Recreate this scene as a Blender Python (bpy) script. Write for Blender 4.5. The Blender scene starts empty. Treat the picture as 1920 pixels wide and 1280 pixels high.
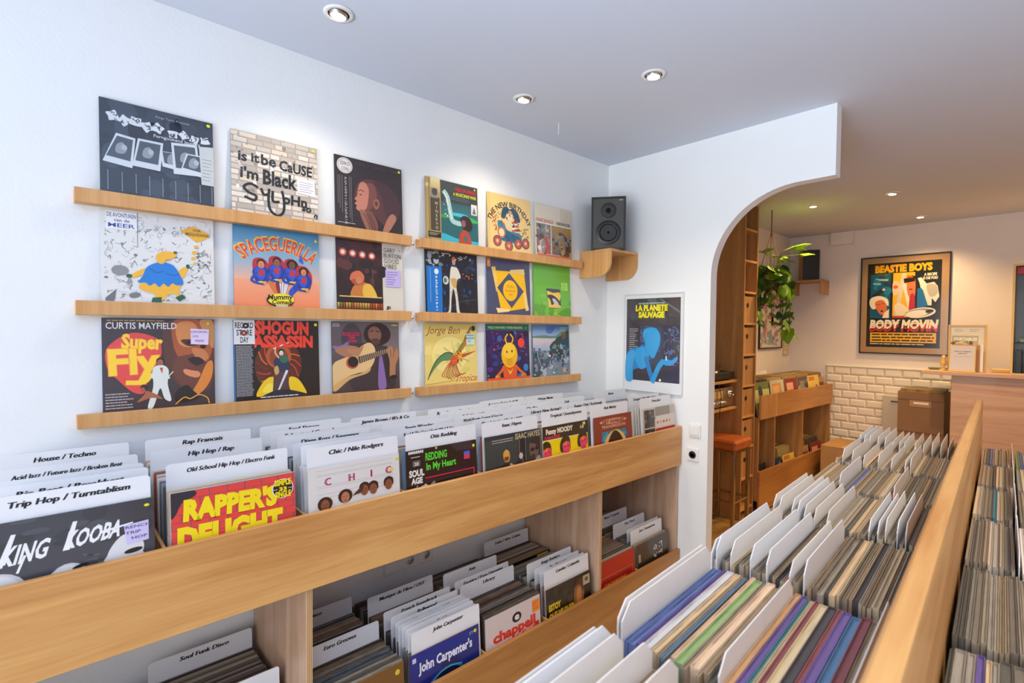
import bpy, math, random
from mathutils import Vector, Matrix
S = bpy.context.scene
COL = S.collection
R = math.radians
# ---------------------------------------------------------------- camera
cd = bpy.data.cameras.new('camera'); cam = bpy.data.objects.new('camera', cd); COL.objects.link(cam)
S.camera = cam
YAW, PIT, ROL = 0.8283, -0.0261, 0.0093
_d = Vector((math.cos(PIT)*math.cos(YAW), math.cos(PIT)*math.sin(YAW), math.sin(PIT)))
_r = Vector((math.sin(YAW), -math.cos(YAW), 0)); _u = _r.cross(_d)
_rr = _r*math.cos(ROL)+_u*math.sin(ROL); _uu = -_r*math.sin(ROL)+_u*math.cos(ROL)
M = Matrix((( _rr.x, _uu.x, -_d.x, 0.1204), (_rr.y, _uu.y, -_d.y, -2.0832), (_rr.z, _uu.z, -_d.z, 1.6178), (0,0,0,1)))
cam.matrix_world = M
cd.sensor_width = 36; cd.lens = 958.4/1920*36; cd.clip_start = 0.05
cd.dof.use_dof = True; cd.dof.focus_distance = 2.3; cd.dof.aperture_fstop = 4.5
# ---------------------------------------------------------------- colour management and world
S.view_settings.view_transform = 'Standard'; S.view_settings.look = 'None'
S.view_settings.gamma = 1; S.view_settings.use_curve_mapping = False
S.view_settings.exposure = 0.22
w = bpy.data.worlds.new('daylight'); S.world = w; w.use_nodes = True
w.node_tree.nodes['Background'].inputs[0].default_value = (0.80, 0.89, 1.0, 1)
w.node_tree.nodes['Background'].inputs[1].default_value = .6

def area(name, loc, rot, sx, sy, power, col, spread=180):
    l = bpy.data.lights.new(name, 'AREA'); l.shape = 'RECTANGLE'; l.size = sx; l.size_y = sy
    l.energy = power; l.color = col; l.spread = R(spread)
    o = bpy.data.objects.new(name, l); COL.objects.link(o); o.location = loc; o.rotation_euler = rot
    return o
def spot(name, loc, power, col, angle=95, blend=.6, rad=.03, rot=(0, 0, 0)):
    l = bpy.data.lights.new(name, 'SPOT'); l.energy = power; l.color = col; l.spot_size = R(angle)
    l.spot_blend = blend; l.shadow_soft_size = rad
    o = bpy.data.objects.new(name, l); COL.objects.link(o); o.location = loc; o.rotation_euler = rot
    return o
# daylight through the shop window behind the photographer (wall at x = -2.3)
area('window_daylight', (-2.15, -1.9, 1.35), (0, R(-90), 0), 2.1, 3.3, 44, (1.0, 0.975, 0.93), 125)
area('street_bounce', (-2.1, -2.5, .6), (0, R(-144), 0), .8, 2.2, 78, (0.50, 0.69, 1.0), 85)
CEIL = 2.693
FRONT_SPOTS = [(0.88, -0.36), (1.79, -0.33), (2.03, -0.87), (0.7, -2.6), (1.9, -2.6)]  # last two are unseen fill lamps, added without a fixture
REAR_SPOTS = [(5.0, -0.57), (4.98, -1.13), (6.14, -1.12), (5.0, -2.2), (6.1, -2.3), (3.7, -2.3)]
for i, (x, y) in enumerate(FRONT_SPOTS):
    spot('front_spot', (x, y, CEIL-.045), 15 if y > -.5 else 42, (1, .88, .70), 130, 1)
for i, (x, y) in enumerate(REAR_SPOTS):
    spot('rear_spot', (x, y, CEIL-.045), 56, (1, .64, .28), 130, 1)

# ---------------------------------------------------------------- colours and materials
def lin(c):
    c /= 255.0
    return c/12.92 if c <= .04045 else ((c+.055)/1.055)**2.4
def hx(s):
    return (lin(int(s[0:2], 16)), lin(int(s[2:4], 16)), lin(int(s[4:6], 16)), 1)
def cname(h):
    r_, g_, b_ = int(h[:2], 16), int(h[2:4], 16), int(h[4:], 16); mx, mn = max(r_, g_, b_), min(r_, g_, b_); L_ = (mx+mn)/2
    if mx-mn < 34 or (mx-mn)/max(mx, 1) < .2: return 'near black' if L_ < 80 else 'dark grey brown' if L_ < 110 else 'grey brown' if L_ < 150 else 'pale grey beige' if L_ < 205 else 'off white'
    if r_ == mx and g_ >= b_: return 'dark brown' if L_ < 95 else 'brown' if L_ < 125 else 'tan' if L_ < 165 else 'pale tan' if L_ < 205 else 'cream'
    return 'reddish' if r_ == mx else 'greenish' if g_ == mx else 'bluish'
def mat(name, color, rough=.5, metal=0, noise=0, nscale=8, coat=0, bump=0, bscale=60, emit=None, estr=1, trans=0, alpha=1, spec=.5):
    m = bpy.data.materials.new(name); m.use_nodes = True; nt = m.node_tree
    b = nt.nodes['Principled BSDF']; c = hx(color)
    b.inputs['Base Color'].default_value = c; b.inputs['Roughness'].default_value = rough
    b.inputs['Metallic'].default_value = metal; b.inputs['Coat Weight'].default_value = coat
    b.inputs['Specular IOR Level'].default_value = spec
    if trans: b.inputs['Transmission Weight'].default_value = trans
    if alpha < 1: b.inputs['Alpha'].default_value = alpha
    if emit:
        b.inputs['Emission Color'].default_value = hx(emit); b.inputs['Emission Strength'].default_value = estr
    if noise or bump:
        tc = nt.nodes.new('ShaderNodeTexCoord')
    if noise:
        n = nt.nodes.new('ShaderNodeTexNoise'); n.inputs['Scale'].default_value = nscale; n.inputs['Detail'].default_value = 4
        nt.links.new(tc.outputs['Object'], n.inputs['Vector'])
        r = nt.nodes.new('ShaderNodeValToRGB')
        r.color_ramp.elements[0].position = .3; r.color_ramp.elements[1].position = .7
        r.color_ramp.elements[0].color = tuple(v*(1-noise) for v in c[:3])+(1,)
        r.color_ramp.elements[1].color = tuple(min(1, v*(1+noise)) for v in c[:3])+(1,)
        nt.links.new(n.outputs['Fac'], r.inputs['Fac']); nt.links.new(r.outputs['Color'], b.inputs['Base Color'])
    if bump:
        n2 = nt.nodes.new('ShaderNodeTexNoise'); n2.inputs['Scale'].default_value = bscale
        nt.links.new(tc.outputs['Object'], n2.inputs['Vector'])
        bp = nt.nodes.new('ShaderNodeBump'); bp.inputs['Strength'].default_value = bump; bp.inputs['Distance'].default_value = .003
        nt.links.new(n2.outputs['Fac'], bp.inputs['Height']); nt.links.new(bp.outputs['Normal'], b.inputs['Normal'])
    return m
def wood(name, light, dark, axis='X', scale=1.0, rough=.45, coat=.1, contrast=1.0):
    """plywood face: long streaks along the axis, slow broad figure, fine pores"""
    m = bpy.data.materials.new(name); m.use_nodes = True; nt = m.node_tree; N = nt.nodes; L = nt.links
    b = N['Principled BSDF']; b.inputs['Roughness'].default_value = rough; b.inputs['Coat Weight'].default_value = coat
    tc = N.new('ShaderNodeTexCoord'); mp = N.new('ShaderNodeMapping')
    sc = {'X': (.38, 6, 6), 'Y': (6, .38, 6), 'Z': (6, 6, .45)}[axis]
    mp.inputs['Scale'].default_value = tuple(v*scale for v in sc)
    L.new(tc.outputs['Object'], mp.inputs['Vector'])
    n1 = N.new('ShaderNodeTexNoise'); n1.inputs['Scale'].default_value = 1.6; n1.inputs['Detail'].default_value = 6
    n1.inputs['Distortion'].default_value = 1.3; n1.inputs['Roughness'].default_value = .55
    n2 = N.new('ShaderNodeTexNoise'); n2.inputs['Scale'].default_value = 22; n2.inputs['Detail'].default_value = 3
    L.new(mp.outputs['Vector'], n1.inputs['Vector']); L.new(mp.outputs['Vector'], n2.inputs['Vector'])
    mx = N.new('ShaderNodeMath'); mx.operation = 'MULTIPLY_ADD'; mx.inputs[1].default_value = .25
    L.new(n2.outputs['Fac'], mx.inputs[0]); L.new(n1.outputs['Fac'], mx.inputs[2])
    rp = N.new('ShaderNodeValToRGB'); e = rp.color_ramp.elements
    e[0].position = .38; e[0].color = hx(dark); e[1].position = .38+.38/contrast; e[1].color = hx(light)
    L.new(mx.outputs[0], rp.inputs['Fac']); L.new(rp.outputs['Color'], b.inputs['Base Color'])
    bp = N.new('ShaderNodeBump'); bp.inputs['Strength'].default_value = .12; bp.inputs['Distance'].default_value = .002
    L.new(n2.outputs['Fac'], bp.inputs['Height']); L.new(bp.outputs['Normal'], b.inputs['Normal'])
    return m
def edge_ply(name):
    m = bpy.data.materials.new(name); m.use_nodes = True; nt = m.node_tree; N = nt.nodes; L = nt.links
    b = N['Principled BSDF']; b.inputs['Roughness'].default_value = .6
    tc = N.new('ShaderNodeTexCoord'); wv = N.new('ShaderNodeTexWave'); wv.bands_direction = 'X'
    wv.inputs['Scale'].default_value = 62; wv.inputs['Distortion'].default_value = .6
    L.new(tc.outputs['Object'], wv.inputs['Vector'])
    rp = N.new('ShaderNodeValToRGB'); e = rp.color_ramp.elements
    e[0].position = .3; e[0].color = hx('8a6238'); e[1].position = .6; e[1].color = hx('e2bd8c')
    L.new(wv.outputs['Fac'], rp.inputs['Fac']); L.new(rp.outputs['Color'], b.inputs['Base Color'])
    return m
def attr_mat(name, rough=.32, coat=.6):
    m = bpy.data.materials.new(name); m.use_nodes = True; nt = m.node_tree
    b = nt.nodes['Principled BSDF']; a = nt.nodes.new('ShaderNodeAttribute'); a.attribute_name = 'Col'
    nt.links.new(a.outputs['Color'], b.inputs['Base Color'])
    b.inputs['Roughness'].default_value = rough; b.inputs['Coat Weight'].default_value = coat; b.inputs['Coat Roughness'].default_value = .07
    return m
def objcol_mat(name, rough=.6, streak=(3, 260, 3), dark=.55, coat=0):
    """cardboard sleeve: colour of the single sleeve (object colour), worn and dirty along its edges"""
    m = bpy.data.materials.new(name); m.use_nodes = True; nt = m.node_tree; N = nt.nodes; L = nt.links
    b = N['Principled BSDF']; b.inputs['Roughness'].default_value = rough; b.inputs['Coat Weight'].default_value = coat
    oi = N.new('ShaderNodeObjectInfo'); tc = N.new('ShaderNodeTexCoord'); mp = N.new('ShaderNodeMapping')
    mp.inputs['Scale'].default_value = streak
    ad = N.new('ShaderNodeVectorMath'); ad.operation = 'ADD'
    cb = N.new('ShaderNodeCombineXYZ'); mu = N.new('ShaderNodeMath'); mu.operation = 'MULTIPLY'; mu.inputs[1].default_value = 37
    L.new(oi.outputs['Random'], mu.inputs[0]); L.new(mu.outputs[0], cb.inputs[0])
    L.new(tc.outputs['Object'], mp.inputs['Vector']); L.new(mp.outputs['Vector'], ad.inputs[0]); L.new(cb.outputs[0], ad.inputs[1])
    n = N.new('ShaderNodeTexNoise'); n.inputs['Scale'].default_value = 4; n.inputs['Detail'].default_value = 5
    L.new(ad.outputs[0], n.inputs['Vector'])
    rp = N.new('ShaderNodeValToRGB'); e = rp.color_ramp.elements
    e[0].position = .33; e[0].color = (dark, dark, dark, 1); e[1].position = .62; e[1].color = (1, 1, 1, 1)
    L.new(n.outputs['Fac'], rp.inputs['Fac'])
    mx = N.new('ShaderNodeMix'); mx.data_type = 'RGBA'; mx.blend_type = 'MULTIPLY'; mx.inputs[0].default_value = 1
    L.new(oi.outputs['Color'], mx.inputs[6]); L.new(rp.outputs['Color'], mx.inputs[7])
    L.new(mx.outputs[2], b.inputs['Base Color'])
    return m
MT = {}
MT['wall'] = mat('painted_wall', 'eceeee', .75, noise=.012, nscale=3, bump=.25, bscale=90)
MT['wall_rear'] = mat('rear_wall_paint', 'e9e1dc', .75, noise=.02, nscale=3, bump=.25, bscale=90)
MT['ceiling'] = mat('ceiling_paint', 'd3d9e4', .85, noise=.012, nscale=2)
MT['ply'] = wood('oiled_plywood', 'deaa68', 'b27236', 'X', scale=.8)
MT['plyz'] = wood('oiled_plywood_upright', 'd9a468', 'b97c44', 'Z')
MT['plyy'] = wood('oiled_plywood_crosswise', 'dba86c', 'c08549', 'Y')
MT['greyply'] = wood('raw_plywood_panel', 'cfae93', 'a88468', 'Z', contrast=.9)
MT['ledge'] = wood('ash_ledge', 'dba86e', 'c48c4e', 'Z', scale=1.5, contrast=.8)
MT['orange'] = wood('varnished_plywood', 'cb9a60', 'a3713a', 'Z', contrast=.8)
MT['orangex'] = wood('varnished_plywood_long', 'c48c4c', '9b652e', 'X', contrast=.9)
MT['counter'] = wood('pinkish_plywood', 'c9a489', 'ab8168', 'Y', contrast=1)
MT['edge'] = edge_ply('plywood_edge')
MT['print'] = attr_mat('glossy_print')
MT['paperprint'] = attr_mat('paper_print', .6, 0)
MT['framedprint'] = attr_mat('print_behind_glass', .2, 1)
MT['wornprint'] = attr_mat('worn_print_board', .7, 0)
MT['sleeve'] = objcol_mat('sleeve_board')
MT['worn'] = objcol_mat('worn_sleeve_board', .7, (5, 900, 3), .5)
MT['card'] = mat('white_plastic_card', 'e8e8ea', .35, noise=.01)
MT['cardw'] = mat('cream_plastic_card', 'e6e0da', .4, noise=.02, nscale=20)
MT['black'] = mat('black_plastic', '17181a', .4)
MT['blackmatte'] = mat('black_satin_wood', '1d1e20', .55, bump=.1)
MT['cone'] = mat('speaker_cone', '2b2c2e', .6, bump=.1, bscale=200)
MT['grey'] = mat('speaker_baffle', '45443f', .55)
MT['rubber'] = mat('speaker_surround', '141416', .35)
MT['chrome'] = mat('chrome', 'c9c5bd', .18, metal=1)
MT['darkchrome'] = mat('aged_steel', 'b0a698', .22, metal=1)
MT['leather'] = mat('orange_brown_leather', 'b4602c', .38, noise=.12, nscale=14, bump=.3, bscale=120)
MT['white'] = mat('white_enamel', 'e9e9e7', .35)
MT['whiteframe'] = mat('white_frame', 'dfe2e4', .35)
MT['bulb'] = mat('lamp_glow', 'ffffff', .5, emit='fff1d2', estr=14)
MT['bulbw'] = mat('warm_lamp_glow', 'ffffff', .5, emit='ffd9a0', estr=16)
MT['tile'] = mat('cream_glazed_tile', 'f0e9dc', .16, noise=.03, nscale=5, coat=.4)
MT['grout'] = mat('grout', 'd2c6b2', .9, noise=.1, nscale=60)
MT['cardboard'] = mat('brown_cardboard', 'b58a5a', .8, noise=.06, nscale=9, bump=.15, bscale=160)
MT['brownbox'] = mat('taupe_storage_box', '8d6a4a', .7, noise=.05)
MT['pot'] = mat('woven_basket', '5d3a22', .8, noise=.25, nscale=60)
MT['leaf'] = mat('pothos_leaf', '6f9c1c', .35, noise=.35, nscale=12)
MT['leafd'] = mat('dark_pothos_leaf', '2f5a1e', .4, noise=.3, nscale=12)
MT['vine'] = mat('green_stem', '5c6b2c', .6)
MT['twine'] = mat('brown_twine', '7a5a38', .9)
MT['gold'] = mat('pale_wood_frame', 'd9b670', .45)
MT['blackframe'] = mat('black_frame', '17161a', .35)
MT['kraft'] = mat('kraft_mount', 'b98d5c', .8, noise=.05)
MT['glass'] = mat('clear_acrylic', 'ffffff', .03, trans=1, spec=.5)
MT['glass'].node_tree.nodes['Principled BSDF'].inputs['IOR'].default_value = 1.06
MT['steel'] = mat('brushed_amplifier_face', 'c8b898', .28, metal=.9)
MT['floort'] = mat('ochre_floor_tile', 'b08a4c', .4, noise=.15, nscale=6)
MT['floorb'] = mat('dark_floor_joint', '4a3826', .8, noise=.1)
MT['floorf'] = mat('grey_brown_floor', 'a89a86', .6, noise=.12, nscale=4)
MT['heater'] = mat('light_grey_panel', 'c4bcb0', .4)
MT['tape'] = mat('packing_tape', 'd8b98a', .15, coat=.6)
MT['darkobj'] = mat('dark_void', '0b0b10', .3)

# ---------------------------------------------------------------- mesh helpers
class MB:
    def __init__(s): s.v = []; s.f = []; s.mi = []; s.mats = []
    def m(s, material):
        if material not in s.mats: s.mats.append(material)
        return s.mats.index(material)
    def face(s, idx, material): s.f.append(idx); s.mi.append(s.m(material))
    def box(s, x0, y0, z0, x1, y1, z1, material, bev=0):
        n = len(s.v)
        if bev <= 0:
            s.v += [(x0, y0, z0), (x1, y0, z0), (x1, y1, z0), (x0, y1, z0), (x0, y0, z1), (x1, y0, z1), (x1, y1, z1), (x0, y1, z1)]
            for q in ((0, 3, 2, 1), (4, 5, 6, 7), (0, 1, 5, 4), (1, 2, 6, 5), (2, 3, 7, 6), (3, 0, 4, 7)):
                s.face(tuple(n+i for i in q), material)
            return s
        b = min(bev, (x1-x0)*.49, (y1-y0)*.49, (z1-z0)*.49)
        V = {}
        for sx in (0, 1):
            for sy in (0, 1):
                for sz in (0, 1):
                    X = (x0, x1)[sx]; Y = (y0, y1)[sy]; Z = (z0, z1)[sz]
                    dx = b*(1, -1)[sx]; dy = b*(1, -1)[sy]; dz = b*(1, -1)[sz]
                    for k, p in enumerate(((X, Y+dy, Z+dz), (X+dx, Y, Z+dz), (X+dx, Y+dy, Z))):
                        V[(sx, sy, sz, k)] = len(s.v); s.v.append(p)
        def q(*a): s.face(tuple(V[t] for t in a), material)
        for sx in (0, 1):
            a = [(sx, 0, 0, 0), (sx, 1, 0, 0), (sx, 1, 1, 0), (sx, 0, 1, 0)]; q(*(a if sx else a[::-1]))
        for sy in (0, 1):
            a = [(0, sy, 0, 1), (1, sy, 0, 1), (1, sy, 1, 1), (0, sy, 1, 1)]; q(*(a[::-1] if sy else a))
        for sz in (0, 1):
            a = [(0, 0, sz, 2), (1, 0, sz, 2), (1, 1, sz, 2), (0, 1, sz, 2)]; q(*(a if sz else a[::-1]))
        for sy in (0, 1):
            for sz in (0, 1): q((0, sy, sz, 1), (1, sy, sz, 1), (1, sy, sz, 2), (0, sy, sz, 2))
        for sx in (0, 1):
            for sz in (0, 1): q((sx, 0, sz, 0), (sx, 1, sz, 0), (sx, 1, sz, 2), (sx, 0, sz, 2))
        for sx in (0, 1):
            for sy in (0, 1): q((sx, sy, 0, 0), (sx, sy, 1, 0), (sx, sy, 1, 1), (sx, sy, 0, 1))
        for sx in (0, 1):
            for sy in (0, 1):
                for sz in (0, 1): q((sx, sy, sz, 0), (sx, sy, sz, 1), (sx, sy, sz, 2))
        return s
    def prism(s, pts, axis, a, b, material):
        """extrude a 2-D outline along an axis; pts in the other two axes"""
        n = len(s.v); k = len(pts)
        def P(p, t): return {'X': (t, p[0], p[1]), 'Y': (p[0], t, p[1]), 'Z': (p[0], p[1], t)}[axis]
        s.v += [P(p, a) for p in pts]+[P(p, b) for p in pts]
        s.face(tuple(range(n, n+k))[::-1], material); s.face(tuple(range(n+k, n+2*k)), material)
        for i in range(k):
            j = (i+1) % k; s.face((n+i, n+j, n+k+j, n+k+i), material)
        return s
    def tube(s, pts, rad, material, seg=10, caps=True):
        P = [Vector(p) for p in pts]; n = len(s.v); rings = len(P)
        for i, p in enumerate(P):
            t = (P[min(i+1, rings-1)]-P[max(i-1, 0)]).normalized()
            up = Vector((0, 0, 1)) if abs(t.z) < .9 else Vector((1, 0, 0))
            a = t.cross(up).normalized(); c = t.cross(a)
            r = rad[i] if isinstance(rad, (list, tuple)) else rad
            for k in range(seg):
                w_ = 2*math.pi*k/seg; s.v.append(tuple(p+a*(r*math.cos(w_))+c*(r*math.sin(w_))))
        for i in range(rings-1):
            for k in range(seg):
                k2 = (k+1) % seg; s.face((n+i*seg+k, n+i*seg+k2, n+(i+1)*seg+k2, n+(i+1)*seg+k), material)
        if caps:
            s.face(tuple(range(n, n+seg))[::-1], material); s.face(tuple(n+(rings-1)*seg+k for k in range(seg)), material)
        return s
    def lathe(s, prof, material, seg=32, axis='Z', c=(0, 0, 0)):
        """prof: (radius, height) list"""
        n = len(s.v)
        for r, h in prof:
            for k in range(seg):
                w_ = 2*math.pi*k/seg; x, y = r*math.cos(w_), r*math.sin(w_)
                p = {'Z': (x, y, h), 'Y': (x, h, y), 'X': (h, x, y)}[axis]
                s.v.append((p[0]+c[0], p[1]+c[1], p[2]+c[2]))
        for i in range(len(prof)-1):
            for k in range(seg):
                k2 = (k+1) % seg; s.face((n+i*seg+k, n+i*seg+k2, n+(i+1)*seg+k2, n+(i+1)*seg+k), material)
        s.face(tuple(range(n, n+seg)), material); s.face(tuple(n+(len(prof)-1)*seg+k for k in range(seg))[::-1], material)
        return s
    def mesh(s, name, smooth=False):
        me = bpy.data.meshes.new(name); me.from_pydata(s.v, [], s.f)
        for m_ in s.mats: me.materials.append(m_)
        me.polygons.foreach_set('material_index', s.mi)
        if smooth: me.polygons.foreach_set('use_smooth', [True]*len(me.polygons))
        me.update(); return me
    def build(s, name, parent=None, smooth=False, loc=None, rot=None):
        return link(name, s.mesh(name, smooth), parent, loc, rot)
def link(name, data, parent=None, loc=None, rot=None):
    o = bpy.data.objects.new(name, data); COL.objects.link(o)
    if parent: o.parent = parent
    if loc: o.location = loc
    if rot: o.rotation_euler = rot
    return o
def tag(o, label=None, cat=None, group=None, kind=None):
    if label: o['label'] = label
    if cat: o['category'] = cat
    if group: o['group'] = group
    if kind: o['kind'] = kind
    return o
def thing(name, label, cat, loc=(0, 0, 0), rz=0, group=None):
    o = bpy.data.objects.new(name, None); COL.objects.link(o); o.empty_display_size = .05
    o.location = loc; o.rotation_euler = (0, 0, rz); return tag(o, label, cat, group)
def bx(name, x0, y0, z0, x1, y1, z1, m, parent=None, bev=.0015):
    """box part whose origin sits at its own centre so that grain runs from there"""
    cx, cy, cz = (x0+x1)/2, (y0+y1)/2, (z0+z1)/2
    return MB().box(x0-cx, y0-cy, z0-cz, x1-cx, y1-cy, z1-cz, m, bev).build(name, parent, loc=(cx, cy, cz))
def arc(cx, cy, rx, ry, a0, a1, n):
    return [(cx+rx*math.cos(R(a0+(a1-a0)*i/n)), cy+ry*math.sin(R(a0+(a1-a0)*i/n))) for i in range(n+1)]

# ---------------------------------------------------------------- text outlines and flat print
_TX = {}
def glyphs(s, bold=0):
    k = (s, bold)
    if k not in _TX:
        c = bpy.data.curves.new('t', 'FONT'); c.body = s; c.resolution_u = 2; c.fill_mode = 'FRONT'; c.offset = bold
        o = bpy.data.objects.new('t', c); me = o.to_mesh()
        V = [(v.co.x, v.co.y) for v in me.vertices]; F = [tuple(p.vertices) for p in me.polygons]
        o.to_mesh_clear(); bpy.data.objects.remove(o); bpy.data.curves.remove(c)
        x0 = min((v[0] for v in V), default=0); x1 = max((v[0] for v in V), default=1)
        _TX[k] = (V, F, x0, x1)
    return _TX[k]
def clip(poly, x0, y0, x1, y1):
    for ax, lim, sg in ((0, x0, 1), (0, x1, -1), (1, y0, 1), (1, y1, -1)):
        if not poly: return poly
        if all(sg*(p[ax]-lim) >= 0 for p in poly): continue
        out = []
        for i, p in enumerate(poly):
            q = poly[i-1]; ip = sg*(p[ax]-lim) >= 0; iq = sg*(q[ax]-lim) >= 0
            if ip != iq:
                t = (lim-q[ax])/(p[ax]-q[ax]); r = [q[0]+(p[0]-q[0])*t, q[1]+(p[1]-q[1])*t]; r[ax] = lim; out.append(tuple(r))
            if ip: out.append(p)
        poly = out
    return poly
def smooth(pts, closed=True, n=5):
    out = []; k = len(pts)
    rng = range(k) if closed else range(k-1)
    for i in rng:
        if closed: p0, p1, p2, p3 = pts[i-1], pts[i], pts[(i+1) % k], pts[(i+2) % k]
        else: p0, p1, p2, p3 = pts[max(i-1, 0)], pts[i], pts[i+1], pts[min(i+2, k-1)]
        for j in range(n):
            t = j/n; t2 = t*t; t3 = t2*t
            out.append(tuple(.5*((2*p1[a])+(-p0[a]+p2[a])*t+(2*p0[a]-5*p1[a]+4*p2[a]-p3[a])*t2+(-p0[a]+3*p1[a]-3*p2[a]+p3[a])*t3) for a in (0, 1)))
    if not closed: out.append(tuple(pts[-1]))
    return out
STEP = .00006
class Art:
    """flat print on a board: each ink layer is a thin coloured sheet; 0..W across, 0..H down"""
    def __init__(s, W=100, H=100): s.W = W; s.H = H; s.L = []; s.z = 0
    def poly(s, pts, col, cols=None):
        p = clip(list(pts), 0, 0, s.W, s.H)
        if len(p) >= 3: s.L.append((p, hx(col), s.z))
    def grad(s, x0, y0, x1, y1, c0, c1, n=8):
        a, b = hx(c0), hx(c1)
        s.z += 1; s.L.append(([(x0, y0), (x1, y0), (x1, y1), (x0, y1)], (a, a, b, b), s.z)); return s
    def R(s, c, x0, y0, x1, y1): s.z += 1; s.poly([(x0, y0), (x1, y0), (x1, y1), (x0, y1)], c); return s
    def P(s, c, *pts): s.z += 1; s.poly(pts, c); return s
    def B(s, c, *pts): s.z += 1; s.poly(smooth(pts), c); return s
    def E(s, c, cx, cy, rx, ry=None, rot=0, n=22):
        ry = ry or rx; s.z += 1; ca, sa = math.cos(R(rot)), math.sin(R(rot)); pts = []
        for i in range(n):
            a = 2*math.pi*i/n; u, v = rx*math.cos(a), ry*math.sin(a); pts.append((cx+u*ca-v*sa, cy+u*sa+v*ca))
        s.poly(pts, c); return s
    def Ls(s, c, w_, *pts, curve=True):
        s.z += 1; P = smooth(pts, False, 4) if curve and len(pts) > 2 else list(pts)
        for a, b in zip(P, P[1:]):
            dx, dy = b[0]-a[0], b[1]-a[1]; d = math.hypot(dx, dy) or 1; nx, ny = -dy/d*w_/2, dx/d*w_/2
            ex, ey = dx/d*w_*.25, dy/d*w_*.25
            s.z += .12; s.poly([(a[0]+nx-ex, a[1]+ny-ey), (b[0]+nx+ex, b[1]+ny+ey), (b[0]-nx+ex, b[1]-ny+ey), (a[0]-nx-ex, a[1]-ny-ey)], c)
        return s
    def T(s, c, txt, x, y, size, b=.0, sx=1, sh=0, rot=0, al='c', w=None, rep=0, arcr=None, vert=False, jit=0):
        """text with its baseline at y; w fits it to a width"""
        s.z += 1
        if vert:
            for i, ch in enumerate(txt): s.T(c, ch, x, y+i*size*1.02, size, b=b, sx=sx); s.z -= 1
            s.z += 1; return s
        V, F, x0, x1 = glyphs(txt, b); W = (x1-x0) or 1
        if w: sx = w/(W*size)
        off = {'c': -W/2, 'l': 0, 'r': -W}[al]; ca, sa = math.cos(R(rot)), math.sin(R(rot)); rnd = random.Random(len(txt))
        for k in range(rep+1):
            dx = k*.045*size*sx; Q = []; s.z += .3
            for (vx, vy) in V:
                u = (vx-x0+off)*size*sx+vy*sh*size+dx; v = -vy*size
                if arcr:
                    th = u/arcr; rr = arcr-v; u2 = math.sin(th)*rr; v2 = arcr-math.cos(th)*rr; u, v = u2, v2
                Q.append((x+u*ca-v*sa, y+u*sa+v*ca))
            for f in F: s.poly([Q[i] for i in f], c)
        return s
    def scat(s, seed, n, cols, x0, y0, x1, y1, a, b, asp=1.5, blob=True):
        r = random.Random(seed)
        z0 = s.z+1
        for i in range(n):
            s.z = z0+(i % 10)*.4
            cx, cy = r.uniform(x0, x1), r.uniform(y0, y1); q = r.uniform(a, b); p = q*r.uniform(.4, asp); t = r.uniform(0, 6.28)
            k = r.choice((4, 5, 6, 7)); pts = [(cx+q*math.cos(t+6.283*j/k)*r.uniform(.6, 1.2), cy+p*math.sin(t+6.283*j/k)*r.uniform(.6, 1.2)) for j in range(k)]
            s.poly(smooth(pts, True, 3) if blob else pts, r.choice(cols))
        s.z = z0+4; return s
    def lines(s, c, x0, x1, y0, dy, n, w_=.5, seed=1, rag=.3):
        r = random.Random(seed); s.z += 1
        for i in range(n):
            y = y0+i*dy; x = x0; xe = x1-(x1-x0)*r.uniform(0, rag)
            while x < xe:
                q = min(xe, x+r.uniform(1.5, 5)*(x1-x0)/30); s.poly([(x, y), (q, y), (q, y+w_), (x, y+w_)], c); x = q+(x1-x0)/60
        return s
    def squig(s, seed, n, c, x0, y0, x1, y1, w_=.3, ln=8):
        r = random.Random(seed); z0 = s.z+1
        for i in range(n):
            s.z = z0+(i % 8)*.5
            x, y = r.uniform(x0, x1), r.uniform(y0, y1); P = [(x, y)]
            for j in range(r.choice((2, 3, 4))):
                x += r.uniform(-ln, ln)*.6; y += r.uniform(-ln, ln)*.6; P.append((min(max(x, x0), x1), min(max(y, y0), y1)))
            s.Ls(c, w_, *P)
        s.z = z0+7; return s
    def stretch(s, n0, yc, k):
        s.L[n0:] = [([(p[0], yc+(p[1]-yc)*k) for p in P], c, z) for P, c, z in s.L[n0:]]; return s
    def squash(s, k, bg):
        s.L = [([(p[0], p[1]*k) for p in P], c, z) for P, c, z in s.L]
        s.L.insert(0, ([(0, s.H*k-1), (s.W, s.H*k-1), (s.W, s.H), (0, s.H)], hx(bg), 0)); return s
    def mesh(s, name, w_, h_, m='print'):
        """board of w_ by h_ metres: x right, z up from the bottom edge, front towards -y"""
        V = []; F = []; C = []; st = min(STEP, .003/max(1, max(l[2] for l in s.L)))
        for p, c, z in s.L:
            n = len(V)
            for q in p: V.append(((q[0]/s.W-.5)*w_, -z*st, (1-q[1]/s.H)*h_))
            a = sum(p[i-1][0]*p[i][1]-p[i][0]*p[i-1][1] for i in range(len(p)))
            idx = list(range(n, n+len(p))); cc = [c]*len(p) if not isinstance(c[0], tuple) else list(c)
            if a > 0: idx = idx[::-1]; cc = cc[::-1]
            F.append(tuple(idx)); C += cc
        me = bpy.data.meshes.new(name); me.from_pydata(V, [], F)
        at = me.color_attributes.new('Col', 'FLOAT_COLOR', 'CORNER')
        at.data.foreach_set('color', [v for c in C for v in c])
        me.materials.append(MT[m]); me.update(); return me
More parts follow.
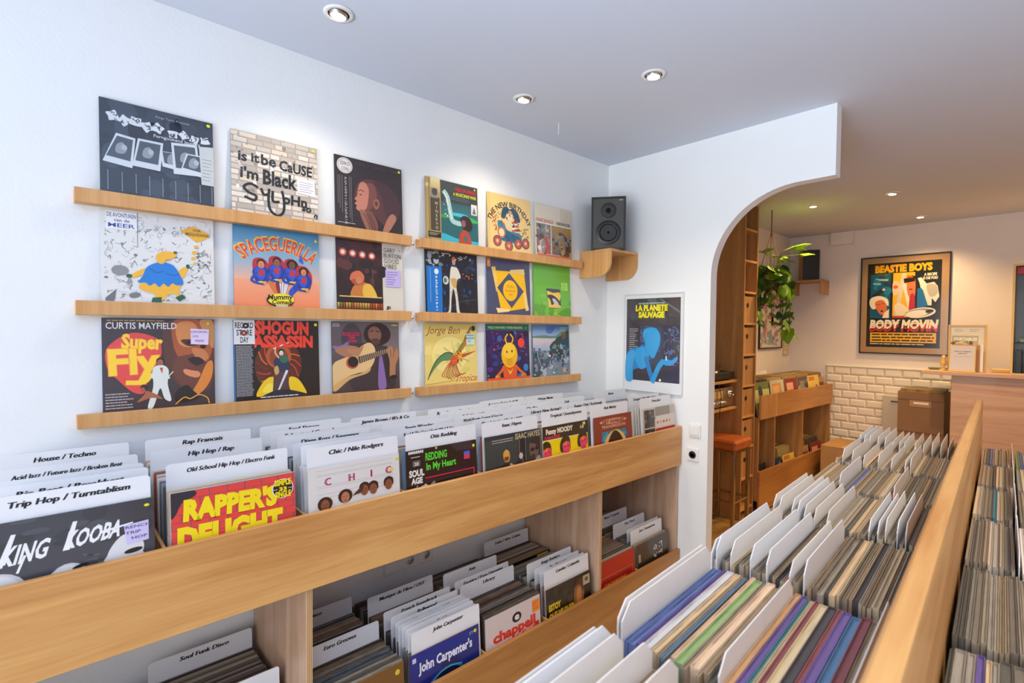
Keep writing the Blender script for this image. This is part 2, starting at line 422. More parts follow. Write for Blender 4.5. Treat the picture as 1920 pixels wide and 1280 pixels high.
# ================================================================ THE ROOM
XB, XB2, XF = 2.887, 2.957, 6.55           # arch wall front face, its back face, far wall
def struct(name, mb, label=None, **k):
    o = mb.build(name, **k); o['kind'] = 'structure'
    if label: o['label'] = label
    return o
XW, YR, YL = -2.3, -3.9, .14
fl = struct('floor', MB().box(XW-.1, YR-.1, -.12, 2.9, .16, 0, MT['floorf']).box(2.9, YR-.1, -.12, XF+.1, .3, -.004, MT['floorb']))
tl = MB().box(-.148, -.148, -.004, .148, .148, .004, MT['floort'], .003).mesh('floor_tile')
for i in range(9):
    for j in range(11):
        o = link('floor_tile', tl, fl, loc=(3.08+.3*i, -.05-.3*j, 0))
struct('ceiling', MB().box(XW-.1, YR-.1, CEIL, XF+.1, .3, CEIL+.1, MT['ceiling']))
struct('wall_left', MB().box(XW-.1, 0, 0, XB+.03, .12, CEIL, MT['wall']))
struct('wall_left_rear', MB().box(XB2-.02, YL, 0, XF+.1, YL+.12, CEIL, MT['wall_rear']))
struct('wall_right', MB().box(XW-.1, YR-.1, 0, XF+.1, YR, CEIL, MT['wall']))
# front wall with the shop window
struct('wall_front', MB().box(XW-.1, YR, 0, XW, 0, .3, MT['wall']).box(XW-.1, YR, 2.5, XW, 0, CEIL, MT['wall'])
       .box(XW-.1, YR, .3, XW, -3.6, 2.5, MT['wall']).box(XW-.1, -.25, .3, XW, 0, 2.5, MT['wall']))
wn = struct('window_1', MB().box(XW-.07, -3.6, .3, XW-.02, -3.54, 2.5, MT['white']).box(XW-.07, -.31, .3, XW-.02, -.25, 2.5, MT['white'])
            .box(XW-.07, -3.54, .3, XW-.02, -.31, .36, MT['white']).box(XW-.07, -3.54, 2.44, XW-.02, -.31, 2.5, MT['white']).box(XW-.07, -1.95, .36, XW-.02, -1.9, 2.44, MT['white']))
# arch wall: stands beside the opening, rounds over it and ends as a free bulkhead
out = [(YL, 0), (YL, CEIL), (-1.318, CEIL), (-1.318, 2.356), (-1.16, 2.356)]
out += arc(-1.16, 1.915, .445, .441, 90, 0, 22)[1:]
out += [(-.715, 0)]
def flip(p): return [(a, b) for a, b in p]
aw = struct('wall_back', MB().prism(out, 'X', XB, XB2, MT['wall']), 'white wall with a rounded arch opening and a free hanging bulkhead')
# far wall, its tiled dado is built tile by tile
fw = struct('wall_far', MB().box(XF, YR, 0, XF+.1, YL, CEIL, MT['wall_rear']))
TX = XF-.004
gr = MB().box(XF-.006, -1.95, 0, XF, -.262, 1.232, MT['grout']).build('grout_bed', fw)
tm = MB()
w2, h2 = .0735, .0395                       # bevelled metro tile facing -x
for (a, b) in (((-.004, w2, h2), (-.013, w2-.014, h2-.014)),):
    tm.v += [(a[0], -a[1], -a[2]), (a[0], a[1], -a[2]), (a[0], a[1], a[2]), (a[0], -a[1], a[2]),
             (b[0], -b[1], -b[2]), (b[0], b[1], -b[2]), (b[0], b[1], b[2]), (b[0], -b[1], b[2])]
    for q in ((4, 7, 6, 5), (0, 4, 5, 1), (1, 5, 6, 2), (2, 6, 7, 3), (3, 7, 4, 0), (0, 1, 2, 3)): tm.face(q, MT['tile'])
tme = tm.mesh('wall_tile')
hm = MB(); c2 = .034
hm.v += [(-.004, -c2, -h2), (-.004, c2, -h2), (-.004, c2, h2), (-.004, -c2, h2), (-.013, -c2+.012, -h2+.014), (-.013, c2-.012, -h2+.014), (-.013, c2-.012, h2-.014), (-.013, -c2+.012, h2-.014)]
for q in ((4, 7, 6, 5), (0, 4, 5, 1), (1, 5, 6, 2), (2, 6, 7, 3), (3, 7, 4, 0), (0, 1, 2, 3)): hm.face(q, MT['tile'])
hme = hm.mesh('wall_tile_half')
for r in range(11):
    z = 1.19-r*.085
    for c in range(10):
        y = -.265-.076-c*.152-(0 if r % 2 else -.076)
        if c == 0 and r % 2 == 0:
            link('wall_tile', hme, fw, loc=(XF-.004, -.265-.038, z)); continue
        link('wall_tile', tme, fw, loc=(XF-.004, y, z))
MB().box(XF-.022, -1.95, 1.232, XF, -.262, 1.248, MT['tile'], .003).build('capping_strip', fw)
# skirting in the front room
struct('baseboard_left', MB().box(XW, -.014, 0, XB, -.001, .09, MT['white'], .002))
struct('baseboard_back', MB().box(XB-.014, -.714, 0, XB-.001, -.015, .09, MT['white'], .002))
# boxed duct under the rear ceiling
tag(MB().box(XF-.06, -.50, 2.556, XF-.001, -.285, CEIL-.001, MT['wall_rear'], .006).build('duct_box'), 'white duct box under the rear ceiling above the dark speaker', 'duct box')

# ---------------------------------------------------------------- recessed lamps
def downlight(x, y, lab, glow, tilt, k=1.0):
    t = thing('ceiling_spotlight', lab, 'ceiling light', (x, y, CEIL))
    MB().lathe([(.036*k, -.001), (.036*k, -.007), (.049*k, -.006), (.051*k, -.001)], MT['white'], 28).build('trim_ring', t, True)
    MB().lathe([(.030*k, -.002), (.031*k, -.010), (.026*k, -.012)], MT['chrome'], 24).build('reflector', t, True, rot=(tilt, tilt*.6, 0))
    MB().lathe([(.0262*k, -.0105), (.024*k, -.0135), (.012*k, -.0145)], MT[glow], 20).build('lamp', t, True, rot=(tilt, tilt*.6, 0))
downlight(.88, -.36, 'white tilted ceiling spotlight nearest the front, above the black record sleeve', 'bulb', R(8))
downlight(1.79, -.33, 'small ceiling spotlight beside the record wall near the speaker', 'bulb', R(6))
downlight(2.03, -.87, 'bright ceiling spotlight in front of the hanging bulkhead', 'bulb', 0)
downlight(5.0, -.57, 'warm rear ceiling spotlight above the hanging plant', 'bulbw', 0)
downlight(4.98, -1.13, 'warm rear ceiling spotlight furthest right, in front of the framed poster', 'bulbw', R(5))
downlight(6.14, -1.12, 'warm rear ceiling spotlight closest to the far wall', 'bulbw', 0)

# ================================================================ WALL LEDGES AND THEIR RECORDS
Z1, Z2, Z3 = 2.0334, 1.6907, 1.34          # top edges of the ledge lips
def ledge(x0, x1, z, lab):
    t = thing('picture_ledge', lab, 'ledge', ((x0+x1)/2, 0, z), group=None)
    h = (x1-x0)/2
    MB().box(-h, -.0455, -.044, h, -.0335, 0, MT['ledge'], .001).build('front_lip', t)
    MB().box(-h, -.0333, -.044, h, -.012, -.0160, MT['ledge'], .001).build('shelf_board', t)
    MB().box(-h, -.0118, -.044, h, -.0005, -.004, MT['ledge'], .001).build('back_rail', t)
for (z, nm) in ((Z1, 'top'), (Z2, 'middle'), (Z3, 'bottom')):
    ledge(.1937, 1.3661, z, nm+' wooden picture ledge of the long set on the left')
    ledge(1.4123, 2.5738, z, nm+' wooden picture ledge of the set beside the speaker')
for z in (Z1, Z2, Z3):
    tag(MB().lathe([(.004, 0), (.004, -.012), (.006, -.014), (.002, -.016)], MT['chrome'], 10, 'Y').build('wall_screw', loc=(1.389, -.001, z-.03)),
        'small screw head in the gap between the two ledge sets, '+{Z1: 'top', Z2: 'middle', Z3: 'bottom'}[z]+' row', 'screw')
# ================================================================ PRINTED COVERS
A = {}
def face(a, x, y, s, skin, hair, big=0, beard=False, eyes='20140f', afro=False):
    mo = '8a3a30'
    if afro: a.E(hair, x, y-s*.25, s*1.35, s*1.25)
    else: a.B(hair, (x-s, y), (x-s*.9, y-s*1.1), (x, y-s*1.55), (x+s*.9, y-s*1.1), (x+s, y), (x+s*.6, y+.2*s), (x-s*.6, y+.2*s))
    a.E(skin, x, y, s*.78, s)
    a.E(eyes, x-s*.3, y-s*.15, s*.13, s*.08); a.E(eyes, x+s*.3, y-s*.15, s*.13, s*.08)
    a.P(eyes, (x-.02*s, y+.02*s), (x+.1*s, y+.28*s), (x-.04*s, y+.26*s))
    a.E('8a3a30', x, y+s*.52, s*.28, s*.1)
    if beard: a.B(hair, (x-s*.6, y+s*.35), (x, y+s*.42), (x+s*.6, y+s*.35), (x+s*.35, y+s*1.15), (x-s*.35, y+s*1.15))
    return a

# 1 black sleeve with polaroids
a = Art(); a.R('333b47', 0, 0, 100, 100)
a.scat(3, 40, ['3b4452', '2c333e', '404a59'], 0, 0, 100, 100, 3, 12)
r = random.Random(12)
for i in range(9):
    x_ = 11+i*9.3 if i < 5 else 62+(i-5)*10; y_ = 17+i*.8+(i % 2)*2; k_ = 5.6 if i < 5 else 4.8
    a.B('d7dde4', *[(x_+k_*(1.15 if j % 2 else .78)*math.cos(j*.698+i), y_+k_*(1.15 if j % 2 else .8)*math.sin(j*.698+i)) for j in range(9)])
    a.squig(i+50, 3, '3a424e', x_-3, y_-3.4, x_+3, y_+3.4, .8, 5)
a.T('aab3bf', 'Kings Town Presents', 62, 9, 3.6); a.T('cfd6df', 'Ferngooband laundry', 66, 31, 5, b=.01)
for q in ([(13, 35), (29, 37), (26, 70), (2, 67)], [(31, 36), (53, 36), (50, 68), (26, 67)], [(50, 45), (72, 44), (72, 64), (52, 62)], [(60, 33), (84, 30), (87, 66), (62, 68)], [(74, 42), (93, 42), (90, 67), (68, 64)]):
    a.P('cdd5dc', *q); c = (sum(p[0] for p in q)/4, sum(p[1] for p in q)/4)
    a.P('4c5560', *[(c[0]+(p[0]-c[0])*.82, c[1]-2+(p[1]-c[1])*.72) for p in q])
    a.B('8d97a2', *[(c[0]+dx, c[1]+dy) for dx, dy in ((-4, -5), (1, -8), (4, -1), (1, 4), (-5, 3))])
    a.E('aeb6bf', c[0]+2, c[1]-3, 2.5, 3)
a.P('c3c8c8', (86, 31), (100, 29), (100, 75), (88, 75)); a.lines('6d7378', 89, 99, 45, 4, 7, .6)
for i in range(9):
    for j in range(14): a.R('9aa3ae', 5.5+i*11.5, 76+j*1.5, 6.4+i*11.5, 76.9+j*1.5); a.z -= 1
a.z += 1; a.E('d6dd2c', 95.5, 4.5, 1.9)
A['polaroid'] = a
# 2 white brick wall with black handwriting
a = Art(); a.R('a79c90', 0, 0, 100, 100); r = random.Random(5)
for j in range(15):
    x = -r.uniform(0, 14)
    while x < 100:
        L_ = r.uniform(10, 19); a.P(r.choice(['d8cdc0', 'cabfb2', 'e2d9cc', 'bdb0a3', 'b5a99d', 'ddcdb6']), (x+.5, j*6.8+.6), (x+L_, j*6.8+.9), (x+L_-.3, j*6.8+6), (x+.7, j*6.8+5.7)); a.z -= 1; x += L_+.8
a.z += 1; a.scat(9, 50, ['958a80', 'efe7dc', '8b8078'], 0, 0, 100, 100, .6, 2.6)
k = '1f1e22'
def hand(a, k, strokes, w_=2.6):
    for s_ in strokes: a.Ls(k, w_, *s_)
a.T(k, 'is', 12, 36, 17, b=.03, rot=2); a.T(k, 'it', 26, 35, 16, b=.03); a.T(k, 'be', 41, 36, 18, b=.03); a.T(k, 'CaUSE', 73, 39, 18, b=.03, rot=2, w=40)
a.T(k, "i'm", 19, 57, 19, b=.03, rot=3, w=20); a.T(k, 'Black', 54, 60, 25, b=.035, rot=1, w=40)
hand(a, k, [[(28, 66), (20, 63), (13, 68), (18, 74), (26, 77), (24, 83), (14, 80)], [(32, 67), (35, 74), (40, 72)], [(41, 66), (40, 80), (42, 92), (50, 98), (57, 92), (58, 78), (56, 66)], [(45, 68), (45, 80), (52, 80)]], 3)
a.T(k, 'oHn', 71, 81, 17, b=.035, rot=2); a.T(k, 'so', 85, 87, 13, b=.03, rot=8); a.T(k, 'n', 96, 94, 10, b=.03, rot=20)
a.P('ece4ec', (74, 46), (96, 44), (97, 66), (75, 64)); a.lines('4b4a7a', 77, 95, 49, 3, 5, .55, 4)
a.E('dfe02f', 95.5, 4, 1.9)
A['graffiti'] = a
# 3 dark sleeve with a face in profile
a = Art(); a.R('33292b', 0, 0, 100, 100)
a.B('5a3636', (30, 62), (27, 52), (32, 35), (45, 26), (62, 26), (80, 34), (92, 48), (94, 66), (86, 82), (72, 90), (60, 80), (52, 72), (40, 74))
a.B('7a4840', (32, 60), (30, 50), (34, 40), (44, 32), (56, 32), (60, 48), (54, 64), (44, 72), (34, 74))
a.B('c07c66', (35, 34), (42, 31), (48, 40), (47, 55), (44, 68), (36, 74), (29, 71), (30, 66), (27, 64), (30, 60), (27, 57), (31, 52), (32, 44))
a.B('4a2f34', (56, 26), (76, 28), (94, 46), (96, 68), (82, 88), (72, 70), (68, 50))
a.B('9c6050', (55, 55), (61, 52), (64, 58), (61, 66), (56, 66)); a.E('5a3636', 59, 59, 2.4, 4)
a.E('2a1c1c', 36, 50, 1.8, .8); a.Ls('2a1c1c', .9, (33, 45), (37, 43), (41, 45))
a.B('94604f', (34, 74), (42, 72), (50, 82), (55, 99), (44, 99)); a.B('7c4c42', (44, 74), (52, 72), (60, 86), (60, 99), (52, 99)); a.B('b0765f', (68, 99), (76, 78), (84, 70), (90, 76), (84, 88), (76, 99))
for i in range(3): a.Ls('4a2d2a', 1, (40+i*4, 76), (46+i*4, 88), (49+i*4, 99))
a.E('dedad8', 14, 13, 11, 11); a.E('6b6664', 14, 13, 9.6, 9.6); a.E('dedad8', 14, 13, 9, 9); a.T('55504f', 'ZERO', 14, 12.5, 7, b=.01, w=14); a.T('55504f', 'COIN', 14, 20, 7, b=.01, w=10)
a.T('4c4548', 'ONLY CHILD TIME', 62, 9, 7, b=.02, w=66)
a.T('d8d2d0', 'メンフィスクイーンアンドブルース', 14.5, 32, 4.1, b=.02, vert=True)
for i, x in enumerate((3.5, 6, 9, 19.5, 22)): 
    for j in range(20+i*3): a.R('8d8584', x, 28+j*2, x+1, 29.2+j*2); a.z -= 1
    a.z += 1
a.R('cfc9c6', 3, 93, 27, 93.7); a.E('dfe02f', 95.5, 5, 2)
A['profile'] = a
# 4 dark teal sleeve with a saxophone and a gold strip
a = Art(); a.grad(0, 0, 100, 100, '2f3234', '3d8f9a'); a.R('3b4442', 28, 0, 100, 34); a.B('27646a', (28, 60), (60, 50), (100, 56), (100, 92), (60, 96), (28, 88))
a.B('39b4c8', (28, 86), (60, 92), (100, 93), (100, 100), (28, 100)); a.E('42c0d2', 62, 52, 18, 3); a.E('43b24e', 84, 57, 16, 4, 8); a.E('3d9c4a', 34, 58, 8, 3)
a.Ls('a9cfc9', 8, (34, 18), (40, 26), (44, 44), (48, 62), (58, 66), (64, 66)); a.Ls('dfe8e0', 2, (34, 20), (39, 28), (43, 46), (48, 60)); a.scat(8, 26, ['6fa8a4', 'e8e9da'], 33, 22, 44, 60, .5, 1.3)
a.B('3a2429', (64, 60), (70, 52), (82, 54), (88, 66), (84, 76), (70, 74)); a.E('8a5f56', 70, 65, 4.5, 6); a.B('b5482f', (60, 96), (64, 80), (74, 76), (82, 84), (84, 99), (62, 99)); a.E('54616a', 74, 90, 4, 6)
a.T('d0303c', 'FREE-DRUMMERS', 76, 13, 8, b=.03, w=42); a.T('d9cf2e', 'A MUSICIANS WAR', 74, 21, 7.5, b=.03, w=46)
a.R('dcd8d2', 86, 30, 98, 48); a.P('6d6a66', (88, 46), (92, 34), (96, 46)); a.lines('7d8a88', 46, 84, 24, 3.4, 2, .7, 7)
a.R('b79a5c', 0, 0, 27, 100); a.R('8f7645', 5, 0, 7, 100); a.grad(9, 0, 26, 22, 'efe0a0', 'c7ab68'); a.R('4c4232', 8, 30, 25, 84); a.R('8f8a80', 9, 16, 22, 32); a.E('4c4540', 16, 22, 5, 6)
a.T('b8ad95', 'MINERVOIS', 19, 42, 6.4, b=.03, vert=True); a.R('221f1e', 3, 86, 26, 95); a.lines('d8cfa8', 5, 24, 88, 2.6, 2, .8, 3); a.E('ede04a', 94, 4.5, 1.6)
A['saxophone'] = a
# 5 cream sleeve with blue and red cartoon vehicle
a = Art(); a.R('efcb80', 0, 0, 100, 100); a.R('e8c073', 0, 0, 6, 100)
a.T('3c3526', 'THE NEW BIRTHDAY', 50, 20, 13, b=.03, arcr=46, w=112)
a.B('264a63', (30, 40), (34, 24), (44, 20), (50, 24), (58, 20), (70, 28), (74, 44), (62, 42), (56, 32), (50, 40), (44, 32), (38, 42))
a.E('ead9ae', 51, 36, 6, 10); a.E('e6cfa0', 50, 50, 9, 8); a.B('2f7f9c', (22, 48), (36, 50), (44, 62), (74, 66), (76, 80), (66, 84), (30, 82), (24, 66)); a.B('1f5c78', (30, 62), (52, 66), (72, 72), (70, 80), (36, 80))
for i in range(5): a.P('c8583c' if i % 2 == 0 else 'efe3cc', (54, 46+i*3.6), (68, 43+i*3.6), (70, 47+i*3.6), (55, 49.6+i*3.6))
a.E('c96a4a', 30, 68, 9, 10); a.E('efd9a6', 30, 68, 6, 7)
for x, y in ((20, 84), (46, 90), (68, 84), (86, 82)): a.E('4a4a58', x, y, 9.5, 10); a.E('c4553e', x, y, 7.6, 8); a.E('e8b59a', x, y, 3, 3.5); a.squig(int(x), 5, '9c3428', x-6, y-6, x+6, y+6, .7, 5)
a.squig(4, 14, 'b8502f', 10, 36, 20, 70, .9, 5); a.squig(6, 16, '7a6a48', 78, 54, 94, 74, .7, 5); a.scat(5, 18, ['1f3c50', 'c8583c', '6f8f3a'], 22, 30, 80, 60, 1, 2.4); a.squig(77, 22, '2a2622', 24, 24, 78, 82, .6, 6)
A['wagon'] = a
# 6 cream topped sleeve with two photographs
a = Art(); a.R('d9cdb6', 0, 0, 100, 100); a.R('e4d8c2', 0, 0, 68, 28); a.R('f3ecdd', 3, 34, 98, 37)
a.T('c4553e', 'RARE JUNGLE', 26, 34, 10, b=.02, w=44); a.T('4b4640', 'UNKNOWN SCORE', 76, 34, 9, b=.035, w=38)
a.grad(3, 37, 40, 94, '6f7c78', '8f5b50'); a.scat(11, 46, ['b3a79c', 'c15a52', '8b8f8a', '584648', 'd7b0a0'], 5, 42, 38, 92, 2, 6); a.P('c8443e', (24, 66), (30, 62), (38, 92), (28, 94)); a.E('e8e0d0', 10, 84, 5)
a.grad(43, 37, 98, 94, 'b08a4c', '6a5a50'); a.B('5e4630', (62, 52), (70, 48), (90, 62), (94, 92), (64, 94), (66, 72)); a.B('9a7648', (64, 62), (72, 56), (80, 66), (78, 90), (66, 90)); a.scat(12, 34, ['7c838c', '4c3a2c', 'b58e54', '39302a'], 46, 56, 96, 92, 1.4, 5)
a.R('e0663a', 3, 95, 98, 98)
A['photopair'] = a
# 7 comic page in black and white with a stand-in figure in a blue frock
a = Art(); a.R('dfdedb', 0, 0, 100, 100); a.squig(2, 150, '8b8b8b', 3, 3, 97, 97, .32, 6); a.squig(12, 70, '4a4a4c', 3, 10, 97, 97, .45, 5); a.scat(14, 26, ['9a9a9c', '6f7072', 'b9b9ba'], 3, 10, 97, 97, .6, 2.4)
a.R('eeedea', 4, 3, 30, 22); a.T('2f4c9a', 'DE AVONTUREN', 17, 9, 6, b=.015, w=24); a.T('2f4c9a', 'van de', 17, 14, 5, b=.01); a.T('2f4c9a', 'MEER', 17, 20, 6, b=.015, w=22)
a.Ls('5a5a5c', .4, (30, 2), (30, 40)); a.E('8a8a8c', 15, 66, 7, 5.5); a.P('6c6c70', (3, 96), (12, 86), (10, 99), (3, 99)); a.E('77777a', 27, 92, 5, 3, -15)
a.B('e8ac1f', (72, 14), (80, 10), (88, 13), (96, 17), (92, 23), (84, 27), (76, 22), (68, 16)); a.T('59420f', 'FOR', 84, 15.5, 4, b=.02); a.T('59420f', 'MEZQUIZANNA', 84, 20.5, 4.6, b=.02, w=22)
for x, y, q in ((83, 33, 2), (81, 40, 2.6), (80, 47, 2.2), (81, 53, 1.5)): a.E('eeb127', x, y, q, q*.85)
a.squig(31, 20, '3a3a3c', 84, 40, 94, 58, .45, 5)
yl, bl, gn = 'efb42c', '1479cf', '1e5a3c'
a.B(yl, (31, 84), (46, 90), (62, 88), (68, 78), (60, 72), (38, 74)); a.B(yl, (47, 86), (56, 84), (52, 96), (44, 95)); a.B(yl, (58, 82), (62, 78), (66, 88), (64, 92)); a.P(gn, (42, 94), (50, 93), (50, 99), (41, 99)); a.P(gn, (62, 93), (69, 89), (72, 93), (66, 97))
a.B(yl, (24, 70), (36, 62), (38, 66), (27, 73)); a.E(gn, 22.5, 71.5, 2.6, 2.2); a.B(yl, (64, 66), (70, 58), (74, 60), (70, 70)); a.E(gn, 74.5, 56.5, 1.8, 2.4)
a.B(bl, (38, 60), (50, 54), (62, 58), (70, 76), (64, 79), (60, 77), (56, 81), (52, 78), (48, 82), (44, 78), (40, 81), (36, 78), (30, 78), (34, 70)); a.Ls('0c4f93', .7, (40, 62), (46, 66), (52, 64)); a.Ls('0c4f93', .7, (54, 66), (60, 68), (66, 66))
a.E(yl, 50, 50, 4.5, 6); a.E(yl, 55, 46, 9, 4.6, -8); a.E('6b4a16', 63, 42, 1.8, 1.5)
A['frock'] = a
# 8 blue to orange sleeve with flying figures
a = Art(); a.grad(0, 0, 100, 42, '2f80ad', '8fb0c4'); a.grad(0, 42, 100, 66, '8fb0c4', 'e8b095'); a.grad(0, 66, 100, 100, 'f0a27c', 'f08a5a')
a.T('f0b62e', 'SPACEGUERILLA', 50, 27, 25, b=.045, arcr=62, w=88); a.T('d6422e', 'SPACEGUERILLA', 50.4, 27.6, 24, b=.012, arcr=62, w=86)
for x in (48, 52, 56, 60, 63): a.P('e4e2e6', (x-1.2, 58), (x+1.6, 56), (54+(x-55)*.4, 88), (52+(x-55)*.4, 88)); a.Ls('55607a', .6, (x+1, 60), (54+(x-55)*.4, 86))
a.B('d8763f', (36, 66), (42, 64), (50, 84), (48, 88)); a.B('8a2a34', (46, 70), (50, 68), (52, 86), (50, 88)); a.B('2a50b4', (62, 78), (72, 68), (76, 72), (64, 86))
for x, y, s_, sk, hr, af in ((30, 47, 4.6, 'd98a56', '2a1a16', 0), (48, 43, 4.6, '9a5c3a', '241815', 0), (66, 45, 5, '7a4630', '1c1412', 1), (80, 53, 4.4, 'd98a56', '1c1412', 1)):
    a.B('b42f38', (x-9, y-5), (x+2, y-8), (x+10, y+3), (x+8, y+17), (x-7, y+14)); a.B('1f3a94', (x-10, y+9), (x-3, y+2), (x+5, y+3), (x+10, y+12), (x+5, y+25), (x-5, y+23)); a.B('2f55c4', (x-8, y+8), (x-3, y+3), (x+3, y+4), (x+5, y+12), (x+1, y+20), (x-4, y+17)); a.E('e8c23a', x, y+22, 4, 1.2); a.B('c2303a', (x-3, y+8), (x+3, y+7), (x+2, y+14), (x-2, y+14))
    face(a, x, y, s_, sk, hr, afro=bool(af)); a.Ls('2747ad', 3, (x-5, y+10), (x-11, y+20), (x-3, y+24)); a.E('e0a24a', x+4, y+23, 2.4)
a.P('2f5fc0', (74, 38), (78, 28), (80, 42)); a.E('201c1c', 51, 91, 16, 8.5); a.E('ecd92e', 52, 90, 15.5, 7.8); a.T('2a2616', 'Mummy', 51, 90, 9, b=.03, sh=.2, rot=-3); a.T('2a2616', 'Comedy', 54, 96, 7.5, b=.03, sh=.2); a.R('c9c4c0', 46, 97, 60, 99.5)
a.E('d9d62e', 96, 10, 1.8)
A['flyers'] = a
# 9 stage photo with a pale column of text
a = Art(); a.R('d9d3c6', 0, 0, 100, 100); a.grad(0, 0, 68, 100, '4a2a2c', '241f20'); a.scat(4, 26, ['35262a', '5a3434', '2a2426'], 0, 4, 68, 60, 3, 9)
for i in range(4): a.E('c84a3a', 10+i*14, 19+i*.6, 5.6); a.E('f4c9a8', 10+i*14, 19+i*.6, 3.6); a.E('fff6e8', 10+i*14, 19+i*.6, 2.4)
a.B('c9783a', (22, 82), (22, 70), (30, 62), (40, 60), (50, 66), (54, 82)); a.B('e8b748', (40, 84), (38, 66), (48, 62), (56, 72), (58, 84)); a.E('b05438', 30, 56, 10, 9); a.B('d0704c', (19, 58), (22, 48), (33, 44), (40, 52), (36, 60), (26, 56)); a.E('c9825c', 32, 58, 4.5, 5)
a.E('5c3a34', 55, 44, 4, 3); a.Ls('6b5a4c', 1, (52, 40), (54, 66)); a.R('e8c66a', 4, 80.5, 66, 82); a.R('2b2322', 0, 82, 68, 88)
r = random.Random(8)
for i in range(17): a.grad(1+i*3.9, 90, 4+i*3.9, 99, r.choice(['e0973a', 'd8b04a', '5a9440', 'c8452f', 'e8c05a', 'b5642f']), '5c3420')
for i, t_ in enumerate(('GARY', 'BURTON', 'GOOD', 'VIBES')): a.T('33302c', t_, 70, 13+i*8, 9.5, al='l', b=-.005, w=(18, 27, 24, 20)[i])
a.R('c3b4e6', 72, 39, 96, 64); a.lines('4a3f8a', 74, 94, 42, 3.6, 6, .8, 3, .5); a.T('1d1b1a', 'JJD', 76, 97, 5, b=.05); a.E('4a4640', 95, 9, .8)
A['stage'] = a
# 10 dark blue sleeve with blue strip and a pale standing form
a = Art(); a.grad(0, 0, 100, 100, '1f2530', '23252e'); a.scat(41, 40, ['26406e', '2a2f3c', '1a4a8c', '182030', '31343f'], 28, 8, 100, 96, 1.5, 6); a.Ls('3c3f4c', 2, (40, 92), (70, 80), (100, 76))
a.scat(43, 14, ['b3b7bd', '7f858c'], 2, 2, 28, 24, 2, 5); a.E('c9ccd0', 20, 16, 5, 6); a.E('2a2c30', 20, 11, 6, 4); a.E('9aa0a8', 8, 10, 4, 5)
a.R('1474c8', 2, 26, 30, 99); a.E('dfe6ee', 20, 34, 4, 4.6); a.T('eef3fa', 'キャプテンフューチャー', 19.5, 45, 5.2, b=.03, vert=True)
for j in range(30): a.R('8fbbe6', 8, 30+j*1.8, 9.4, 31+j*1.8); a.z -= 1
a.z += 1
a.B('d9d3c2', (47, 26), (53, 24), (60, 26), (66, 40), (60, 44), (57, 56), (59, 70), (62, 96), (65, 99), (57, 99), (55, 76), (51, 60), (47, 76), (45, 98), (38, 99), (42, 94), (44, 62), (44, 50)); a.B('c9a35c', (47, 44), (58, 44), (56, 58), (50, 56)); a.E('c9cec9', 37, 47, 5.5, 7); a.E('5c6a70', 36, 47, 3, 4)
a.E('d0632f', 53, 13, 4, 6); a.E('e0a37c', 53, 17, 3, 4); a.Ls('8c8674', 1, (46, 66), (50, 68)); a.Ls('8c8674', 1, (55, 66), (60, 67))
a.squig(19, 12, 'cfd2d6', 30, 3, 86, 13, 1.0, 7); a.scat(47, 10, ['e07a3a', 'dcd2b0', 'b05a3a'], 70, 34, 90, 42, .8, 2)
A['statue'] = a
# 11 navy with yellow ribbon frame
a = Art(); a.R('4b4f6e', 0, 0, 100, 100); a.R('e8822e', 1, 1, 8, 16); a.T('ffe8c0', 'LP', 4.5, 9, 5, b=.03)
y = 'f2bb1c'
a.P(y, (14, 22), (86, 20), (94, 86), (30, 96)); a.P('e8c46a', (10, 16), (19, 15), (24, 56), (20, 60)); a.P('ecd08a', (50, 24), (54, 18), (86, 14), (88, 24)); a.P('ecd08a', (82, 56), (88, 58), (96, 90), (88, 92)); a.P('f0d79a', (18, 88), (50, 90), (48, 94), (22, 97))
a.P('4b4f6e', (50, 24), (84, 56), (54, 88), (22, 52)); a.E(y, 52, 56, 17, 19); a.T('a8702a', 'Ocho', 52, 51, 8, sh=.2); a.T('a8702a', 'Santanera', 52, 58, 6, sh=.2, w=24); a.T('a8702a', 'nte', 52, 65, 7, sh=.2)
A['ribbon'] = a
# 12 green with a small yellow picture
a = Art(); a.grad(0, 0, 100, 100, '62ad2c', '6fbe36'); a.grad(0, 12, 100, 40, '6cb83a', '62ad2c'); a.scat(3, 14, ['78c242', '5ba02a'], 0, 60, 100, 100, 5, 14)
a.P('3c3f4a', (32, 46), (70, 46), (72, 84), (38, 84)); a.P('f0c84e', (34, 50), (50, 54), (68, 52), (72, 58), (68, 70), (72, 83), (38, 83)); a.B('2c2e36', (34, 60), (48, 58), (64, 66), (72, 78), (56, 74), (46, 78), (42, 68)); a.B('c9c6c0', (48, 66), (56, 66), (66, 76), (56, 78))
a.R('a6dd4e', 74, 32, 92, 48); a.lines('4b7a2c', 76, 90, 34, 3, 5, .7, 2); a.P('f0b820', (52, 97), (56, 88), (60, 97))
A['green'] = a
